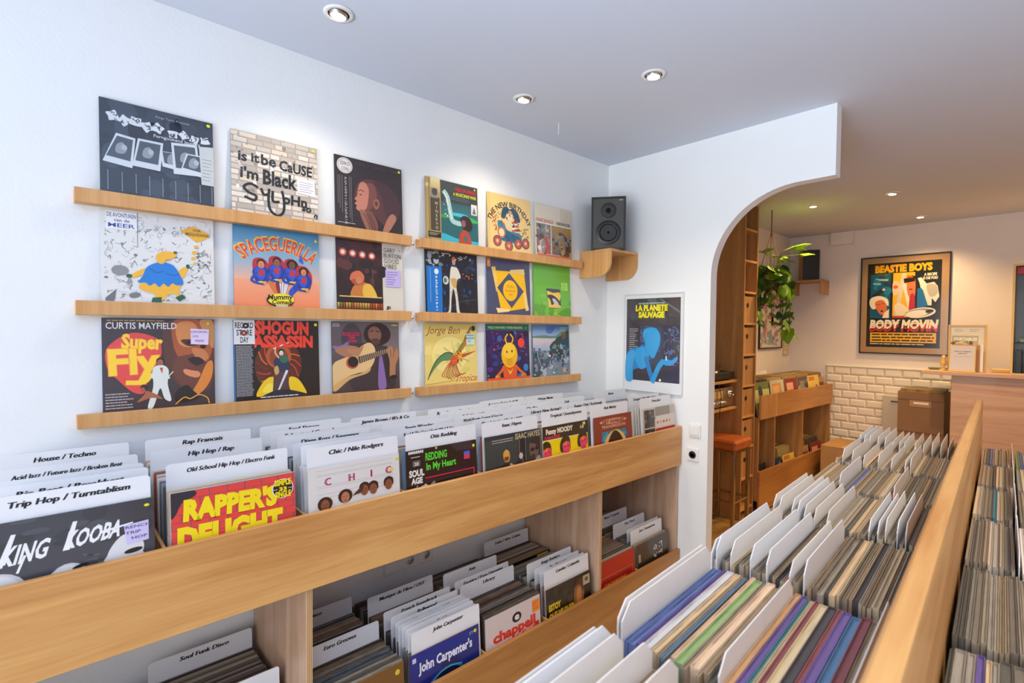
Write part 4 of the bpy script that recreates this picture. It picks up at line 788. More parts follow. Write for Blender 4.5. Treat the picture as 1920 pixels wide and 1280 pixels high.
a.P('e4e0d4', (66, 32), (70, 31), (76, 40), (84, 38), (88, 44), (90, 58), (86, 66), (82, 60), (82, 70), (77, 70), (74, 58), (70, 48), (68, 38)); a.B('b4b0a4', (76, 42), (86, 42), (88, 54), (80, 58)); a.R('1d6fae', 66, 46, 71, 78); a.P('1d6fae', (66, 48), (72, 48), (78, 70), (66, 78)); a.T('e9e2cc', 'A RECIPE', 80, 29, 5, b=.04, w=14); a.T('e9e2cc', 'IS DIE FOR?', 80, 34, 5, b=.04, w=16)
a.B('e9e2cc', (10, 66), (12, 58), (22, 55), (32, 60), (33, 70), (28, 66), (20, 72), (14, 74)); a.B('d9744a', (17, 64), (26, 61), (31, 70), (30, 80), (24, 82), (19, 74)); a.E('3a1c18', 25.5, 77, 1.6, 1.2); a.Ls('8a3a28', .8, (19, 68), (23, 67)); a.Ls('8a3a28', .8, (25, 66), (29, 66)); a.P('e9e2cc', (28, 80), (34, 74), (34, 87), (26, 87))
a.E('ece6da', 70, 80, 17, 7, -8); a.E('8a8a90', 68, 80, 15.5, 5.4, -8); a.E('ece6da', 66, 81, 13, 4.6, -8); a.E('2a2c30', 80, 78, 4.6, 2.4, -10); a.R('c8452f', 38, 84, 52, 87)
a.T('f0e8d4', 'BODY MOVIN', 50, 102, 17, b=.05, w=78, sh=.1); a.T('c8322c', 'BODY MOVIN', 50, 106, 12, b=.045, w=78, sh=.1); a.T('f0e8d4', 'BODY MOVIN', 50, 101, 10, b=.04, w=77, sh=.1)
a.R('eab43a', 12, 108, 88, 122)
for i in range(3): a.lines('3a2c14', 14, 86, 109.6+i*4.2, 1, 1, 2, i, .02)
a.lines('d8d0c0', 12, 76, 123.6, 2, 1, 1.3, 8, .03)
A['film_poster'] = a
a = Art(60, 90); a.R('d9cdbb', 0, 0, 60, 90); a.scat(3, 90, ['7a9a94', 'c88f8f', '5a8a7a', 'b86a5c', '9ab4ac', 'd8b0a0', '4a6a64', 'e4dccb', '8f7a94', 'c8a87a'], 3, 3, 57, 87, 2, 8); a.scat(5, 30, ['e0d8c8', 'b04a44', '3f6a5c'], 3, 30, 57, 87, 1.5, 5)
A['abstract'] = a
a = Art(30, 56); a.R('ddd6c6', 0, 0, 30, 56)
for i in range(5):
    a.R('9c9182', 7, 7+i*9, 13, 12+i*9); a.R('b4aa9a', 16, 8+i*9, 23, 11+i*9)
A['panels'] = a
a = Art(60, 80); a.R('c9c6cc', 0, 0, 60, 80); a.T('2c2c34', 'Suivez nos magasins', 30, 20, 5.4, b=.02, w=42); a.T('2c2c34', 'Internet !', 30, 27, 5.4, b=.02, w=22); a.R('8a8894', 8, 35, 52, 35.8)
A['signcard'] = a
a = Art(60, 60); a.R('e4dfcf', 0, 0, 60, 60); a.lines('8a8a7c', 6, 26, 5, 4, 2, 1, 2); a.lines('8a8a7c', 34, 54, 5, 4, 2, 1, 3); a.R('b9b59c', 2, 20, 50, 58); a.scat(4, 24, ['8c8468', '6a5a44', 'd8d2b8', 'a89c7c'], 3, 32, 48, 56, 1.5, 5); a.T('f4f2ea', 'PORTABLES', 27, 31, 9, b=.05, w=42)
A['portable'] = a
# ---- rear browser fronts
def mini(key, bg, items):
    a = Art(); a.R(bg, 0, 0, 100, 100); items(a); A[key] = a
mini('m1', 'cfd08a', lambda a: (a.R('6f7f4a', 0, 0, 100, 22), a.E('3c4a2c', 40, 30, 14, 20), a.scat(3, 12, ['a8b838', 'e0e24a'], 5, 40, 95, 95, 4, 12)))
mini('m2', 'c8c9b0', lambda a: (a.R('d99a5a', 12, 10, 78, 92), a.R('f0b878', 18, 18, 62, 88), a.E('b5642c', 36, 60, 8, 10), a.B('8a9a8c', (60, 90), (66, 40), (78, 40), (84, 90))))
mini('m3', '8a3230', lambda a: (a.R('dfa98a', 14, 14, 66, 38), a.R('dcbc3c', 12, 46, 92, 98), a.scat(5, 16, ['3a2a1c'], 14, 66, 90, 96, 3, 9)))
mini('m4', '5c5450', lambda a: (a.R('8f8884', 18, 14, 60, 52), a.scat(6, 12, ['3c3634', 'a8a09c'], 10, 10, 90, 90, 4, 12), a.E('b5403c', 50, 78, 8, 8)))
mini('m5', 'e8c860', lambda a: (a.R('c8803c', 10, 4, 60, 18), a.R('38424e', 8, 40, 78, 99), a.R('2f5a86', 66, 34, 80, 99)))
mini('m6', 'b08a6a', lambda a: (a.R('7a4a34', 10, 20, 90, 90), a.E('e0d4c0', 34, 50, 9, 22), a.E('d8b48c', 66, 60, 14, 18)))
mini('m7', '2f3a52', lambda a: (a.scat(6, 14, ['4a6a94', '6f86a8', '1d2438'], 5, 5, 95, 95, 4, 12),))
mini('m8', '262428', lambda a: (a.R('d8d24a', 14, 20, 50, 44), a.scat(6, 8, ['3c3a40'], 5, 50, 95, 95, 4, 12)))

# ================================================================ RECORD SLEEVES
SW = .315
def sleeve_mesh(t, m, slot=True):
    mb = MB(); h = SW/2
    if not slot: return mb.box(-h, 0, 0, h, t, SW, m, .0006).mesh('record_sleeve')
    e = min(.0011, t*.25); d = .004; x = h-.0008
    mb.v += [(-h, 0, 0), (h, 0, 0), (h, t, 0), (-h, t, 0), (-h, 0, SW), (h, 0, SW), (h, t, SW), (-h, t, SW),
             (-x, e, SW), (x, e, SW), (x, t-e, SW), (-x, t-e, SW), (-x, e, SW-d), (x, e, SW-d), (x, t-e, SW-d), (-x, t-e, SW-d)]
    for q in ((0, 3, 2, 1), (0, 1, 5, 4), (1, 2, 6, 5), (2, 3, 7, 6), (3, 0, 4, 7), (4, 5, 9, 8), (5, 6, 10, 9), (6, 7, 11, 10), (7, 4, 8, 11),
              (8, 9, 13, 12), (9, 10, 14, 13), (10, 11, 15, 14), (11, 8, 12, 15), (12, 13, 14, 15)): mb.face(q, m)
    return mb.mesh('record_sleeve')
THK = [.0035, .0045, .006, .008]
SL = [sleeve_mesh(t, MT['sleeve']) for t in THK]
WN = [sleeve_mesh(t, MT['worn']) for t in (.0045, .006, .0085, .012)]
def setcol(o, c): o.color = hx(c)
def cover_record(key, label, loc, lean=0, rz=0, cat='record', group=None, edge='d8d4cc', size=SW, t=.0045, gloss='print'):
    m = sleeve_mesh(t, MT['sleeve'], False)
    o = link('record_sleeve', m, None, loc, (lean, 0, rz)); setcol(o, edge); tag(o, label, cat, group)
    p = link('printed_cover', A[key].mesh('printed_cover', SW-.001, SW-.001, gloss), o, (0, -.0002, .0005))
    if size != SW: o.scale = (size/SW,)*3
    return o
# ---- the eighteen records on the ledges
wall = [('polaroid', 0, 0, 'black record sleeve with a strip of white photo frames and bubble letters', '3a424e'),
 ('graffiti', 1, 0, 'record sleeve showing a whitewashed brick wall with black handwriting', 'b0a698'),
 ('profile', 2, 0, 'dark record sleeve with a shaven head in profile resting on folded hands', '33292b'),
 ('saxophone', 3, 0, 'teal record sleeve with a pale saxophone and a gold paper strip', 'b79a5c'),
 ('wagon', 4, 0, 'cream yellow record sleeve with a blue and red cartoon vehicle', 'e8c57c'),
 ('photopair', 5, 0, 'cream topped record sleeve with two photographs side by side', 'd9cdb6'),
 ('frock', 0, 1, 'black and white comic page sleeve with a yellow figure in a blue frock', 'dcdcda'),
 ('flyers', 1, 1, 'blue to orange record sleeve with flying figures under arched lettering', '2f80ad'),
 ('stage', 2, 1, 'record sleeve with a stage photograph and a cream column of thin lettering', 'd9d3c6'),
 ('statue', 3, 1, 'navy record sleeve with a bright blue strip and a pale standing form', '26282e'),
 ('ribbon', 4, 1, 'slate blue record sleeve with a yellow ribbon frame around a disc', '4b4f6e'),
 ('green', 5, 1, 'bright green record sleeve with a small yellow picture in the middle', '66b030'),
 ('superletters', 0, 2, 'dark record sleeve with big melting yellow letters on red and a large face', '3a6a9c'),
 ('sword', 1, 2, 'black record sleeve with red brush lettering and a swordsman in flames', '2f6ca8'),
 ('guitar', 2, 2, 'brown record sleeve with a person in a dark hat playing a pale guitar', '4a3d42'),
 ('bird', 3, 2, 'pale yellow record sleeve with a colourful bird and red script lettering', 'e3c86e'),
 ('egg', 4, 2, 'purple record sleeve with a green top band and a yellow egg headed form', '30275a'),
 ('landscape', 5, 2, 'blue and grey record sleeve painted with a dreamlike rocky landscape', '4a6a8a')]
SX = [.2567, .6279, 1.0148, 1.4554, 1.8349, 2.1859]
rnd = random.Random(4)
for key, c, r_, lab, edge in wall:
    z = (Z1, Z2, Z3)[r_]-.0155; A[key].squash(.955, edge)
    dx = {(2, 2): -.012, (2, 1): .004, (5, 1): -.006, (5, 2): -.008, (1, 1): .006, (1, 2): .006}.get((c, r_), 0)
    cover_record(key, lab, (SX[c]+SW/2+dx, -.0272, z), lean=-R(3.2), edge=edge, group=None)

# ================================================================ RECORD BROWSER ALONG THE LEFT WALL
XE = 2.878
br = thing('record_browser', 'long two tier plywood record browser standing along the left wall', 'record bin', (1.0, -.28, 0))
def part(name, x0, y0, z0, x1, y1, z1, m, root, bev=.0015):
    o = bx(name, x0, y0, z0, x1, y1, z1, m, None, bev); l = root.matrix_world if False else None
    o.parent = root; o.location = Vector(o.location)-root.location
    return o
MT['uprightfascia'] = MT['ply']
part('upper_front_panel', -.8, -.560, .825, XE, -.543, 1.053, MT['ply'], br)
part('lower_front_panel', -.8, -.560, .06, XE, -.543, .325, MT['orangex'], br)
part('upper_tray_board', -.8, -.5425, .843, XE-.0185, -.004, .865, MT['plyy'], br)
part('lower_tray_board', -.8, -.5425, .108, XE-.0185, -.004, .122, MT['plyy'], br)
part('back_board', .72, -.014, .1225, 2.128, -.002, .40, MT['orangex'], br)
for x in (-.8, .699, 2.130, XE-.018):
    z1 = .8425 if x < XE-.02 else 1.05
    part('upright_panel', x, -.5425, .1225, x+.018, -.0145 if .6 < x < 2.2 else -.003, z1, MT['greyply'], br)
    if x < 2.5: part('ply_edge', x+.0002, -.5445, .3265, x+.0178, -.5427, .8245, MT['edge'], br, 0)
for x in (-.4, -.010, .340, .698, 1.040, 1.384, 1.730, 2.078, 2.424):
    part('divider_slat', x, -.5425, .8655, x+.008, -.004, 1.046, MT['plyy'], br, .0008)
for x in (-.4, -.010, .340, 1.060, 1.408, 1.765, 2.476):
    part('divider_slat', x, -.5425, .1225, x+.008, -.0145 if x > .7 and x < 2.1 else -.004, .318, MT['plyy'], br, .0008)

# ---- divider cards with genre names
def card_mesh(h, ch=.006, m='card', wd=SW, t=.0012):
    a_ = wd/2
    pts = [(-a_, 0), (a_, 0), (a_, h-ch), (a_-ch, h), (-a_+ch, h), (-a_, h-ch)]
    return MB().prism(pts, 'Y', 0, t, MT[m]).mesh('divider_card')
CM = {}
def card(loc, h, label, text=None, lean=-R(4), rz=0, m='card', ch=.006, group=None, w=SW, sub=None):
    k = (h, ch, m, w)
    if k not in CM: CM[k] = card_mesh(h, ch, m, w)
    o = link('divider_card', CM[k], None, loc, (lean, 0, rz)); tag(o, label, 'divider card', group)
    if text:
        a_ = Art(w*100, 6); n = len(text); ww = min(1.08*n, 25) if n > 3 else .9*n
        a_.T('17171b', text, w*50+.4, 2.75, 1.95 if n < 30 else 1.7, b=.008, sh=.25, w=ww*.92, rep=2)
        if sub: a_.T('3a3a4c', sub, w*50, 4.6, 1.2, b=.01, sh=.22, w=24, rep=2)
        link('printed_lettering', a_.mesh('printed_lettering', w, .06, 'paperprint'), o, (0, -.0003, h-.06))
    return o
PAL_UP = ['e4e0d8', 'd9d4cc', 'cfc9be', 'efeae2', 'b8c6d4', '8fa8c0', 'c9a88a', '7a7f88', 'e0d2b8', '5a5f6a', 'd8dce0', 'b5aa9c', 'a4543c', 'dcd8e0']
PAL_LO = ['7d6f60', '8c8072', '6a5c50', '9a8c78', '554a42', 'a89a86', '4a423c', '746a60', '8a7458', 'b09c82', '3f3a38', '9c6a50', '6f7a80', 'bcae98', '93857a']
LEAN = R(4)
WALLBULK = []
def packed(name, label, items, at=None):
    V = []; F = []; C = []; A0 = at or Matrix.Identity(4); inv = A0.inverted()
    h = SW/2; d = .004
    for (M_, t, c) in items:
        n = len(V); e = min(.001, t*.2); ch = hx(c); M2 = inv @ M_
        for p_ in [(-h, 0, 0), (h, 0, 0), (h, t, 0), (-h, t, 0), (-h, 0, SW), (h, 0, SW), (h, t, SW), (-h, t, SW), (-h, e, SW), (h, e, SW), (h, t-e, SW), (-h, t-e, SW), (-h, e, SW-d), (h, e, SW-d), (h, t-e, SW-d), (-h, t-e, SW-d)]:
            V.append(tuple(M2 @ Vector(p_)))
        for q in ((0, 1, 5, 4), (1, 2, 6, 5), (2, 3, 7, 6), (3, 0, 4, 7), (4, 5, 9, 8), (6, 7, 11, 10), (8, 9, 13, 12), (10, 11, 15, 14), (12, 13, 14, 15), (5, 6, 10, 9), (7, 4, 8, 11)):
            F.append(tuple(n+i for i in q)); C += [ch]*4
    me = bpy.data.meshes.new(name); me.from_pydata(V, [], F)
    ca = me.color_attributes.new('Col', 'FLOAT_COLOR', 'CORNER'); ca.data.foreach_set('color', [v for c in C for v in c]); me.materials.append(MT['wornprint'])
    o = link(name, me); o.matrix_world = A0; return tag(o, label, 'records', kind='stuff')
def ymap(y, f): return -.045+(y+.03)*((-.505+.045)/(f+.03))
def column(xc, zb, cards, front, pal, pitch, tier, where, f=None, skip=(), cardh=.374, cw=SW, meshes=None, indiv=True, seed=0, yback=-.04):
    """one compartment: cards and sleeves from the wall to the front cover"""
    r = random.Random(seed); ms = meshes or SL; taken = []
    fy = f if f is not None else min([c[0] for c in cards], default=-.55)
    for c in cards:
        y = ymap(c[0], min(fy, -.5)); taken.append(y)
        card((xc+r.uniform(-.003, .003), y-.026, zb+.0007), cardh+r.uniform(-.004, .006), c[2], c[1], lean=-LEAN, w=cw, sub=c[3] if len(c) > 3 else None)
    y = yback; n = 0
    while y > -.512:
        ms_i = r.choice((0, 1, 1, 2, 2, 3)) if not meshes else r.randrange(len(ms)); t = (THK[ms_i] if not meshes else (.0045, .006, .0085, .012)[ms_i]); step = max(t+.0012, pitch*r.uniform(.75, 1.25))
        y -= step
        if any(-.001 < (y+t+.0012)-tk+.0 < t+.0036 or abs(y-tk) < .0034 or (y-.0012 < tk < y+t+.0012) for tk in taken): continue
        if any(a_ < y < b_ for a_, b_ in skip): continue
        if y < -.507: break
        c = r.choice(pal); L_ = (xc+r.uniform(-.004, .004), y-.026, zb+.0006+t*math.sin(LEAN))
        if not indiv: WALLBULK.append((Matrix.Translation(L_) @ Matrix.Rotation(-LEAN, 4, 'X'), t, c)); continue
        o = link('record_sleeve', ms[ms_i], None, L_, (-LEAN, 0, 0)); setcol(o, c)
        tag(o, cname(c)+' '+where, 'record', cname(c)+' records packed in '+tier); n += 1
    if front:
        key, lab, edge = front[:3]
        cover_record(key, lab, (xc+(front[3] if len(front) > 3 else 0), -.5405, zb+.001), lean=-LEAN, edge=edge)
    return n
UP = [
 (.163, [(-.05, 'House / Techno', 'white divider card for house and techno at the back of the first upper bin'), (-.23, 'Acid Jazz / Future Jazz / Broken Beat', 'white divider card with small lettering for acid jazz and broken beat'),
   (-.37, "Jungle / Drum'n'Bass", "white divider card for jungle, half hidden in the first upper bin"), (-.45, 'Rip Beat / Breakbeat', 'white divider card for breakbeat in the first upper bin'), (-.51, 'Trip Hop / Turntablism', 'white divider card for trip hop right behind the black and white sleeve')],
  ('kk', 'black record sleeve with white brush lettering and three white heads', '3a3b42', .004), 'first'),
 (.514, [(-.06, 'Rap Francais', 'white divider card for french rap at the back of the second upper bin'), (-.21, 'Hip Hop / Rap', 'white divider card for hip hop and rap in the second upper bin'), (-.45, 'Old School Hip Hop / Electro Funk', 'white divider card for old school hip hop behind the red brick sleeve')],
  ('rap', 'red brick patterned record sleeve with yellow brush lettering and a round badge', 'c8dce8', .002), 'second'),
 (.87, [(-.04, 'Soul Sisters', 'white divider card for soul sisters at the back of the third upper bin'), (-.18, 'Sylvester / Grace Jones', 'white divider card with half hidden lettering just in front of the soul sisters card'), (-.26, 'Madonna', 'white divider card with one short word in the third upper bin'), (-.35, 'Diana Ross / Supremes', 'white divider card with a slash between two names, middle of the third upper bin'),
   (-.45, 'Abba / Bee Gees / Boney M', 'white divider card with three names in the third upper bin'), (-.52, 'Parliament / Funkadelic / Bootsy', 'white divider card with small lettering, second from the front in the third upper bin'), (-.58, 'Chic / Nile Rodgers', 'front white divider card directly behind the pink lettered sleeve')],
  ('chic', 'off white record sleeve with four spaced pink letters above a row of heads', 'd0ccc8', .0), 'third'),
 (1.218, [(-.06, "James Brown / JB's & Co", 'white divider card furthest back in the fourth upper bin'), (-.22, 'Maceo', 'white divider card almost hidden, second from the back in the fourth upper bin'), (-.27, 'Barry White', 'white divider card third from the back in the fourth upper bin'), (-.36, 'Stevie Wonder', 'white divider card in the middle of the fourth upper bin'), (-.45, 'Kool & The Gang / Earth Wind & Fire', 'white divider card with long fine lettering in the fourth upper bin'), (-.56, 'Otis Redding', 'front white divider card directly behind the green lettered black sleeve')],
  ('otis', 'black record sleeve with bright green lettering and a pink line', '241a1e', -.006), 'fourth'),
 (1.563, [(-.12, 'Rare Groove Compilation', 'cream divider card for rare groove at the back of the fifth upper bin'), (-.23, 'Soul / Funk / Disco Rarities', 'white divider card for soul, funk and disco rarities'), (-.29, 'B B King / Blues', 'white divider card for blues in the fifth upper bin'), (-.36, 'World Boogie / Lounge & Easy List.', 'white divider card with small lettering for lounge music'), (-.50, 'Blaxploitation / Funky OST', 'white divider card for funky film music, second from the front'), (-.57, 'Isaac Hayes', 'front white divider card behind the dark sleeve with two people')],
  ('isaac', 'dark blue grey record sleeve with two people and cream lettering', '8a8c90', .006), 'fifth'),
 (1.909, [(-.05, 'Japanese Fusion & AOR', 'cream divider card for japanese fusion at the back of the sixth upper bin'), (-.14, 'VHS / VHS Series', 'white divider card with doubled lettering in the sixth upper bin'), (-.20, 'Krautrock / Rock', 'white divider card for krautrock in the sixth upper bin'), (-.29, 'City Pop', 'white divider card for city pop in the sixth upper bin'), (-.40, 'Library New Arrival !', 'white divider card announcing new library arrivals'), (-.54, 'Tropical / Soundsystem', 'front white divider card behind the yellow sleeve with pink faces')],
  ('pinkfaces', 'brown and yellow record sleeve with three bright pink faces', 'c8bcb0', -.01), 'sixth'),
 (2.25, [(-.03, 'African Music', 'cream divider card for african music at the back of the seventh upper bin'), (-.20, 'Zouk', 'cream divider card with one tiny word in the seventh upper bin'), (-.36, 'Reggae / Dub / Rocksteady', 'cream divider card for reggae and dub in the seventh upper bin'), (-.51, 'Bob Marley', 'front cream divider card behind the rust red sleeve')],
  ('arch', 'rust red record sleeve with a dark arch shaped head and pale lettering', '8f3a26', .012), 'seventh'),
 (2.68, [(-.2, 'Bossa', 'cream divider card with one small word, furthest back in the last upper bin'), (-.48, 'Gospel / Brazilian Jazz', 'cream divider card for brazilian jazz in the last upper bin'), (-.57, 'Free Jazz', 'front divider card for free jazz at the end of the upper tier')],
  ('redblock', 'beige and red record sleeve at the far end of the upper tier', 'c3b4a2', .018), 'last')]
tot = 0
for i, (xc, cards, front, nm) in enumerate(UP):
    tot += column(xc, .865, cards, front, PAL_UP, .019, 'the '+nm+' upper bin', 'record sleeve packed upright behind the front cover of the '+nm+' upper bin', seed=i+1, indiv=False)
# a few sleeves leaning beside the last front cover
LOW = [
 (.17, [(-.34, None, 'blank white divider card low down at the bottom left edge of the photo')], None, 'lower bin at the far left', -.58, .30),
 (.52, [(-.06, 'Soul Funk Disco', 'white divider card for soul funk disco in the lower bin on the left'), (-.42, 'Boogie', 'white divider card in front of the sleeves left of the grey upright panel')], None, 'lower bin just left of the grey upright panel', -.58, 0),
 (.892, [(-.10, 'Disco', 'white divider card for disco half hidden behind the grey upright panel'), (-.38, 'Euro Grooves', 'white divider card for euro grooves beside the grey upright panel')], ('brown', 'plain brown record sleeve with a yellow dot beside the grey upright panel', '8a6a44'), 'lower bin right of the grey upright panel', -.58, 0),
 (1.243, [(-.19, 'Musique de Films / OST', 'white divider card for film music, furthest back of its lower bin'), (-.35, 'French Soundtrack', 'white divider card for french soundtracks'), (-.41, 'Bollywood', 'white divider card for bollywood music'), (-.455, 'Horror Movies OST', 'white divider card for horror film music'), (-.485, 'James Bond 007 Ost', 'white divider card reading ost with a number'), (-.515, 'Italian Soundtrack', 'white divider card for italian soundtracks'),
   (-.54, 'Goblin', 'white divider card with one short word between the soundtrack cards'), (-.562, 'Ennio Morricone', 'second white divider card behind the deep blue sleeve'), (-.585, 'John Carpenter', 'front white divider card directly behind the deep blue sleeve')], ('carp', 'deep blue record sleeve with white lettering over a dark ring', '5a2f3a', -.012), 'lower bin behind the deep blue sleeve', -.585, 0),
 (1.59, [(-.23, 'Asie', 'white divider card for asian music in front of the wall sockets'), (-.33, 'Exotica / Easy Listening', 'white divider card for exotica and easy listening'), (-.38, 'Library', 'white divider card for library music')], ('chap', 'pale pink record sleeve with red lettering and an orange sticker', 'b5aaa4', -.01), 'lower bin behind the pale pink sleeve', -.58, 0),
 (1.945, [(-.06, 'Latin / Afro Cuban', 'white divider card for afro cuban music against the wall'), (-.43, 'Bongo Rumbero', 'white divider card furthest back of the four beside the upright panel'), (-.49, 'Ray Barretto', 'white divider card second from the back of the four beside the upright panel'), (-.53, 'Boogaloo', 'white divider card for boogaloo'), (-.56, 'Cumbia / Columbia', 'front white divider card for cumbia behind the black and yellow sleeve')], ('yellowtext', 'black record sleeve with blocky yellow lettering in the lower tier', 'a48a7c', -.012), 'lower bin behind the black and yellow sleeve', -.57, 0),
 (2.31, [(-.25, 'Folk / Country', 'white divider card for country music in the far lower bin'), (-.30, None, 'blank white divider card edge in the far lower bin')], ('redsleeve', 'plain red record sleeve in the far lower bin', '9c2a24'), 'far lower bin behind the red sleeve', -.58, 0),
 (2.65, [(-.25, 'Blues / Country', 'white divider card furthest back in the last lower bin'), (-.40, 'Pop / Rock', 'white divider card in the middle of the last lower bin'), (-.51, 'Jazz / Swing', 'white divider card second from the front in the last lower bin'), (-.54, 'Jazz / Saxophone', 'front white divider card behind the dark sleeve in the last lower bin')], ('darkflower', 'dark record sleeve with a pale line drawing in the last lower bin', '6a5c4c', .0), 'last lower bin', -.57, 0)]
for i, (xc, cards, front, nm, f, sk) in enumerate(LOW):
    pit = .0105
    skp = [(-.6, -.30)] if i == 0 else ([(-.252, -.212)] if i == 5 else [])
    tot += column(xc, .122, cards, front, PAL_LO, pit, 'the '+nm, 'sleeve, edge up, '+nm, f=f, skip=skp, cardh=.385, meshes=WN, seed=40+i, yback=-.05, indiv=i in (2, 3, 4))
cover_record('redtext', 'black record sleeve with red lettering half way back in the lower bin', (1.945, -.256, .1225), lean=-LEAN, edge='8a7c6c').location.z += .006
packed('packed_records', 'packed record sleeves filling the bins of the long wall browser behind and between the divider cards', WALLBULK, Matrix.Translation((1.2, -.28, .5)))
# wall sockets seen below the upper tray
def socket(x, lab, gang=True):
    t = thing('wall_socket', lab, 'socket', (x, -.0005, .52)); MB().box(-.04, -.009, -.04, .04, 0, .04, MT['white'], .004).build('cover_plate', t)
    if gang: MB().lathe([(.022, -.0092), (.024, -.0105), (.02, -.012), (.018, -.010)], MT['white'], 24, 'Y').build('socket_ring', t, True); MB().box(-.009, -.0125, -.002, -.005, -.0102, .002, MT['black']).box(.005, -.0125, -.002, .009, -.0102, .002, MT['black']).build('contact_holes', t)
    else: MB().box(-.03, -.0115, -.03, .03, -.0092, .03, MT['white'], .002).build('blank_rocker', t)
socket(1.29, 'blank white wall plate under the upper tier, left of the sockets', False)
socket(1.385, 'white wall socket under the upper tier, left of the pair')
socket(1.475, 'white wall socket under the upper tier, right of the pair')
# ================================================================ FREE STANDING BROWSER IN THE FOREGROUND
TH = R(3.6); CT, ST = math.cos(TH), math.sin(TH)
def W(X, Y, Z): return (X*CT-Y*ST, X*ST+Y*CT, Z)
isl = thing('island_browser', 'double sided plywood record browser in the foreground with a tall centre panel', 'record bin', W(1.5, -2.0, 0), TH)
def ip(name, x0, y0, z0, x1, y1, z1, m, bev=.0015):
    o = bx(name, x0-1.5, y0+2.0, z0, x1-1.5, y1+2.0, z1, m, isl, bev); return o
XI0, XI1 = .26, 2.735
ip('centre_panel', XI0, -2.036, .851, XI1, -2.013, 1.35, MT['ply'], .004)
ip('front_panel', XI0, -1.662, .80, XI1, -1.645, 1.03, MT['ply'])
ip('front_panel', XI0, -2.56, .80, XI1, -2.543, 1.03, MT['ply'])
ip('tray_board', XI0, -2.5425, .834, XI1, -1.6625, .850, MT['plyy'])
ip('shelf_board', XI0+.02, -2.50, .10, XI1-.02, -1.70, .118, MT['plyy'])
for x in (XI0, XI1-.018): ip('end_panel', x, -2.52, 0, x+.018, -1.68, .833, MT['orange'])
for x in (1.08, 1.9): ip('upright_panel', x, -2.50, .1185, x+.018, -1.70, .833, MT['greyply'])
CX = [.285+.35*i for i in range(7)]
for x in [c-.0215 for c in CX[1:]]+[]:
    ip('divider_slat', x, -2.0125, .8505, x+.006, -1.6625, 1.05, MT['plyy'], .0008)
    ip('divider_slat', x, -2.5425, .8505, x+.006, -2.0365, 1.05, MT['plyy'], .0008)
ip('end_slat', XI1-.006, -2.0125, .8505, XI1, -1.6625, 1.03, MT['ply'], .0008)
ip('end_slat', XI1-.006, -2.5425, .8505, XI1, -2.0365, 1.03, MT['ply'], .0008)
PAL_I = ['a49486', 'b0a494', '8f8276', 'c0b29c', '7a746e', 'cfc0a8', 'b09c86', '9a958e', 'b9ada2', '84796f', 'd4c4aa', 'aa998c', '90857a', '6a645c', 'b8a48c', 'b0a8a2', 'cdbfb4']
PAL_V = ['d8a878', 'e6c69a', '4f8790', '77609a', 'c85a54', '6a90b0', 'd6c678', '98b070', 'ecdcc4', '4a4446', '9c5a5c', 'eac8a4', '7080b0', 'd9d2cc', 'e8d8c8']
ICARDS = {0: [-1.684, -1.70, -1.722, -1.76, -1.80], 1: [-1.685, -1.694, -1.838, -1.972], 2: [-1.684, -1.693, -1.722, -1.756, -1.785, -1.822, -1.846],
          3: [-1.69, -1.705, -1.732, -1.745, -1.757, -1.78, -1.806, -1.885, -1.901, -1.915, -1.935, -1.95], 4: [-1.76, -1.885], 5: [-1.70, -1.727, -1.76, -1.80, -1.835, -1.87, -1.884], 6: [-1.69, -1.705, -1.722, -1.748, -1.77, -1.795, -1.815, -1.83, -1.86, -1.885, -1.91, -1.935, -1.955]}
ordn = ['nearest', 'second', 'third', 'fourth', 'fifth', 'sixth', 'furthest']
IC = {}
ordn2 = ['first', 'second', 'third', 'fourth', 'fifth', 'sixth', 'seventh', 'eighth', 'ninth', 'tenth', 'eleventh', 'twelfth', 'thirteenth', 'fourteenth']
def icard_mesh(h, ch, m):
    k = (h, ch, m)
    if k not in IC: IC[k] = card_mesh(h, ch, m, SW, .0016)
    return IC[k]
ISLB = []
CN = {'d8a878': 'orange tan', 'e6c69a': 'pale peach', '4f8790': 'teal', '77609a': 'purple', 'c85a54': 'red', '6a90b0': 'sky blue', 'd6c678': 'dull yellow', '98b070': 'light green', 'ecdcc4': 'cream', '4a4446': 'black', '9c5a5c': 'maroon', 'eac8a4': 'peach', '7080b0': 'violet blue', 'd9d2cc': 'pale grey', 'e8d8c8': 'ivory'}
PAL_I = ['%02x%02x%02x' % (int(c_[:2], 16), int(int(c_[2:4], 16)*.965), int(int(c_[4:], 16)*.88)) for c_ in PAL_I]
for _c in PAL_I: CN[_c] = 'dark grey brown' if int(_c[:2], 16) < 0x88 else ('worn grey brown' if int(_c[:2], 16) < 0xb4 else 'worn beige')
